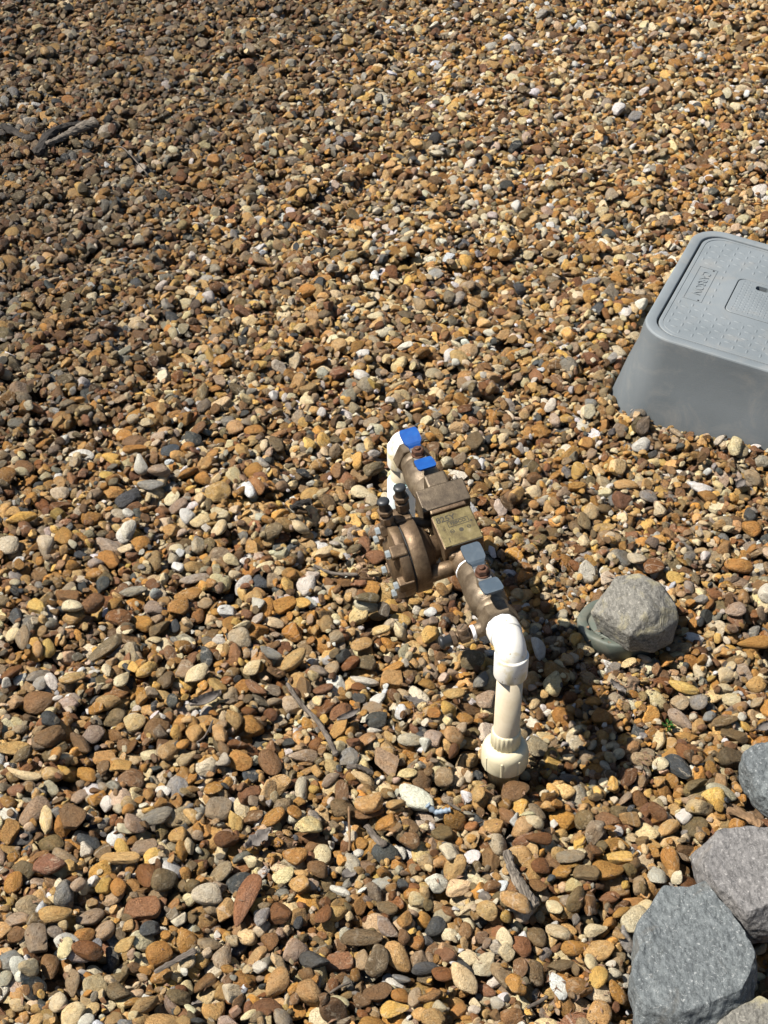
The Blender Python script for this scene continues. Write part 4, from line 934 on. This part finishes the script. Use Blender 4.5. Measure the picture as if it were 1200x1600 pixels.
stick('bark_stick', [(792, 1328), (800, 1358), (815, 1392), (834, 1424)], .0062, .0095, M['driftwood'], 'grey flat piece of bark lying below the near riser', 'stick', .003, .22, 14, 3, .75)
tw = stick('twig', [(448, 1066), (470, 1092), (494, 1115), (512, 1148), (526, 1172)], .0036, .0048, M['twig'], 'bent grey twig left of the near riser', 'twig', .004, .14, 10, 5)
stick('twig', [(542, 1194), (560, 1197), (584, 1201)], .0048, .0040, M['twig'], 'short broken twig above the pointed white stone', 'twig', .003, .2, 10, 7)
stick('twig', [(490, 880), (520, 893), (560, 905)], .0030, .0036, M['twig'], 'straight grey twig left of the relief valve', 'twig', .004, .1, 10, 9)
stick('driftwood', [(74, 230), (96, 216), (124, 200), (152, 191)], .0075, .0190, M['driftwood'], 'weathered grey driftwood piece in the upper left gravel', 'driftwood', .004, .16, 16, 11, .8)
stick('driftwood', [(58, 240), (78, 212), (104, 197), (128, 189)], .016, .010, M['charred'], 'dark rotten wood chunk behind the weathered grey driftwood', 'driftwood', .000, .2, 14, 12, .8)
stick('driftwood', [(0, 196), (26, 204), (52, 216)], .016, .012, M['charred'], 'black rotten wood at the left edge beside the driftwood', 'driftwood', .000, .2, 14, 14, .6)
stick('twig', [(176, 226), (196, 246), (232, 274)], .0022, .0015, M['twig'], 'thin pale twig right of the driftwood', 'twig', .006, .08, 8, 15)
stick('twig', [(545, 1262), (546, 1300), (545, 1322)], .0022, .0016, M['bark'], 'thin brown twig above the white kidney shaped stone', 'twig', .003, .1, 8, 16)
stick('twig', [(700, 1252), (720, 1262)], .0022, .0018, M['twig'], 'tiny pale twig beside the pointed white stone', 'twig', .003, .1, 8, 17)
stick('bark_stick', [(572, 1276), (586, 1296), (602, 1312)], .0050, .0062, M['twig'], 'small grey bark chip at the bottom centre', 'bark', .003, .2, 10, 18, .5)
stick('bark_stick', [(240, 1512), (275, 1494), (306, 1480)], .0035, .0060, M['twig'], 'flat grey bark sliver at the bottom left', 'bark', .004, .2, 10, 19, .5)
stick('bark_stick', [(1136, 1262), (1165, 1272), (1192, 1288)], .0055, .0090, M['bark'], 'brown curled bark above the mauve grey slab boulder', 'bark', .004, .2, 12, 20, .6)
stick('twig', [(826, 1556), (842, 1548), (858, 1540)], .0028, .0030, M['twig'], 'short pale twig at the bottom left of the large blue grey boulder', 'twig', .004, .1, 8, 21)
stick('twig', [(515, 1537), (532, 1530), (548, 1524)], .0022, .0018, M['twig'], 'short pale twig at the bottom centre', 'twig', .004, .1, 8, 22)
stick('bark_stick', [(454, 800), (470, 795), (486, 788)], .0065, .0075, M['charred'], 'dark charred wood bit left of the relief valve', 'bark', .004, .25, 10, 23, .8)
stick('twig', [(308, 1164), (320, 1148), (334, 1132)], .0018, .0014, M['twig'], 'thin pale twig below the curled grey leaf', 'twig', .006, .1, 8, 24)

def leaf(px, py, L, W, yaw, curl, label, mat='leaf_dry', lobes=0, seed=0):
    q = MB(); n, mcol = 14, 4; p = gp(px, py, .010, .008); g = random.Random(seed); rows = []
    for i in range(n + 1):
        t = i / n; w = W / 2 * (math.sin(math.pi * min(1, t * .96 + .03)) ** .8) * (1 - .45 * (abs(math.sin(lobes * math.pi * t)) if lobes else 0))
        rows.append([q.bm.verts.new(((t - .5) * L, (j / mcol * 2 - 1) * w, curl * (abs(j / mcol * 2 - 1) ** 1.6) * W * .5 + curl * .45 * L * (t - .5) ** 2 + g.uniform(-.0006, .0006))) for j in range(mcol + 1)])
    for i in range(n):
        for j in range(mcol):
            f = q.bm.faces.new((rows[i][j], rows[i][j + 1], rows[i + 1][j + 1], rows[i + 1][j])); f.smooth = True
    bmesh.ops.solidify(q.bm, geom=list(q.bm.faces), thickness=.0005)
    o = q.build('dry_leaf', M[mat]); o.location = p; o.rotation_euler = (g.uniform(-.25, .25), g.uniform(-.25, .25), yaw)
    return tag(o, label, 'leaf')
leaf(322, 1098, .046, .018, .45, 1.1, 'curled grey dry leaf in the middle left gravel', seed=1)
leaf(404, 1306, .040, .026, .7, .6, 'lobed grey dry leaf above the long red brown stone', lobes=3, seed=2)
leaf(545, 1128, .036, .014, .6, .7, 'narrow grey dry leaf right of the bent twig', seed=3)
leaf(648, 1097, .034, .014, -.2, .8, 'crumpled pale dry leaf left of the near riser', lobes=4, seed=4)
leaf(1158, 752, .028, .016, 1.0, .6, 'small dry leaf below the grey valve box', seed=5)
leaf(545, 1352, .026, .016, .9, .5, 'small dark dry leaf beside the white kidney shaped stone', seed=6)
leaf(966, 1068, .030, .016, -.9, .9, 'crumpled dry leaf below the round green lid', lobes=3, seed=7)
leaf(1200, 1120, .03, .014, .3, .6, 'dry leaf at the right edge beside the green sprout', seed=8)

sp = empty('sprout', gp(1046, 1120, -.004))
tag(sp, 'tiny green weed sprout right of the near riser shadow', 'sprout')
MB().tube([(0, 0, -.004), (.001, 0, .008), (.0005, .001, .017)], [.0009, .0008, .0006], 8).build('stem', M['sprout'], sp)
for k in range(7):
    a = k * 2.4; h = .008 + k * .0016; L = .0115 - k * .0007; q = MB(); rows = []
    for i in range(6):
        t = i / 5; w = .0030 * math.sin(math.pi * (t * .94 + .04)); r_ = t * L
        rows.append([q.bm.verts.new((math.cos(a) * r_ - math.sin(a) * s_ * w, math.sin(a) * r_ + math.cos(a) * s_ * w, h + .55 * r_ - 22 * r_ * r_ + abs(s_) * .0006)) for s_ in (-1, 0, 1)])
    for i in range(5):
        for j in range(2): q.bm.faces.new((rows[i][j], rows[i][j + 1], rows[i + 1][j + 1], rows[i + 1][j])).smooth = True
    bmesh.ops.solidify(q.bm, geom=list(q.bm.faces), thickness=.0003)
    q.build('leaf', M['sprout'], sp)
# blue grey plastic tie beside the pointed white stone
P = [gp(668, 1258, .006), gp(680, 1262, .007), gp(692, 1264, .006), gp(704, 1263, .005)]
q = MB(); q.tube(smooth_path(P, 5), [.0030 + .0014 * (k % 3 == 0) for k in range(16)], 10, True, .05, 2)
o = q.build('plastic_tie', M['wire']); c = P[1].copy()
for v in o.data.vertices: v.co -= c
o.location = c; tag(o, 'knotted blue grey plastic scrap at the tip of the pointed white stone', 'plastic scrap')

# crumbled dry leaves and needles that collect in the hollows
q = MB(); g = random.Random(5)
for (px, py, spread, n) in ((1048, 750, 26, 70), (565, 885, 28, 80), (600, 900, 22, 50), (970, 1075, 30, 80), (925, 1015, 40, 90), (880, 880, 60, 120), (655, 1100, 24, 40), (1000, 1050, 50, 90), (700, 1238, 24, 40), (1015, 1590, 30, 60), (60, 215, 46, 110), (1000, 1180, 30, 60), (420, 1310, 40, 60), (860, 820, 50, 90), (880, 1560, 60, 70), (690, 70, 40, 50), (180, 140, 110, 70), *[(g.uniform(10, 1190), 1590 * g.random() ** .8, 70, 9) for _ in range(75)]):
    for _ in range(n):
        x, y = px + g.gauss(0, spread * .55), py + g.gauss(0, spread * .45); p = gp(x, y, -.001, .003); a = g.uniform(0, 6.28); L = g.uniform(.004, .014); w = g.uniform(.0008, .0042) if g.random() < .6 else .0007
        e = Vector((math.cos(a), math.sin(a), g.uniform(-.4, .4))) * L / 2; s_ = Vector((-math.sin(a), math.cos(a), g.uniform(-.6, .6))) * w / 2; up = Vector((0, 0, g.uniform(0, .003)))
        a_ = [q.bm.verts.new(p + k) for k in (-e, s_ * 1.2 + up, e, -s_ + up * .5)]; q.bm.faces.new(a_)
tag(q.build('leaf_litter', M['litter']), 'crumbled brown leaf litter caught between the pebbles', kind='stuff')

# the gravel's stones are instanced last, so that nothing above has to re-evaluate them
md = gravel.modifiers.new('stones', 'NODES'); md.node_group = ng
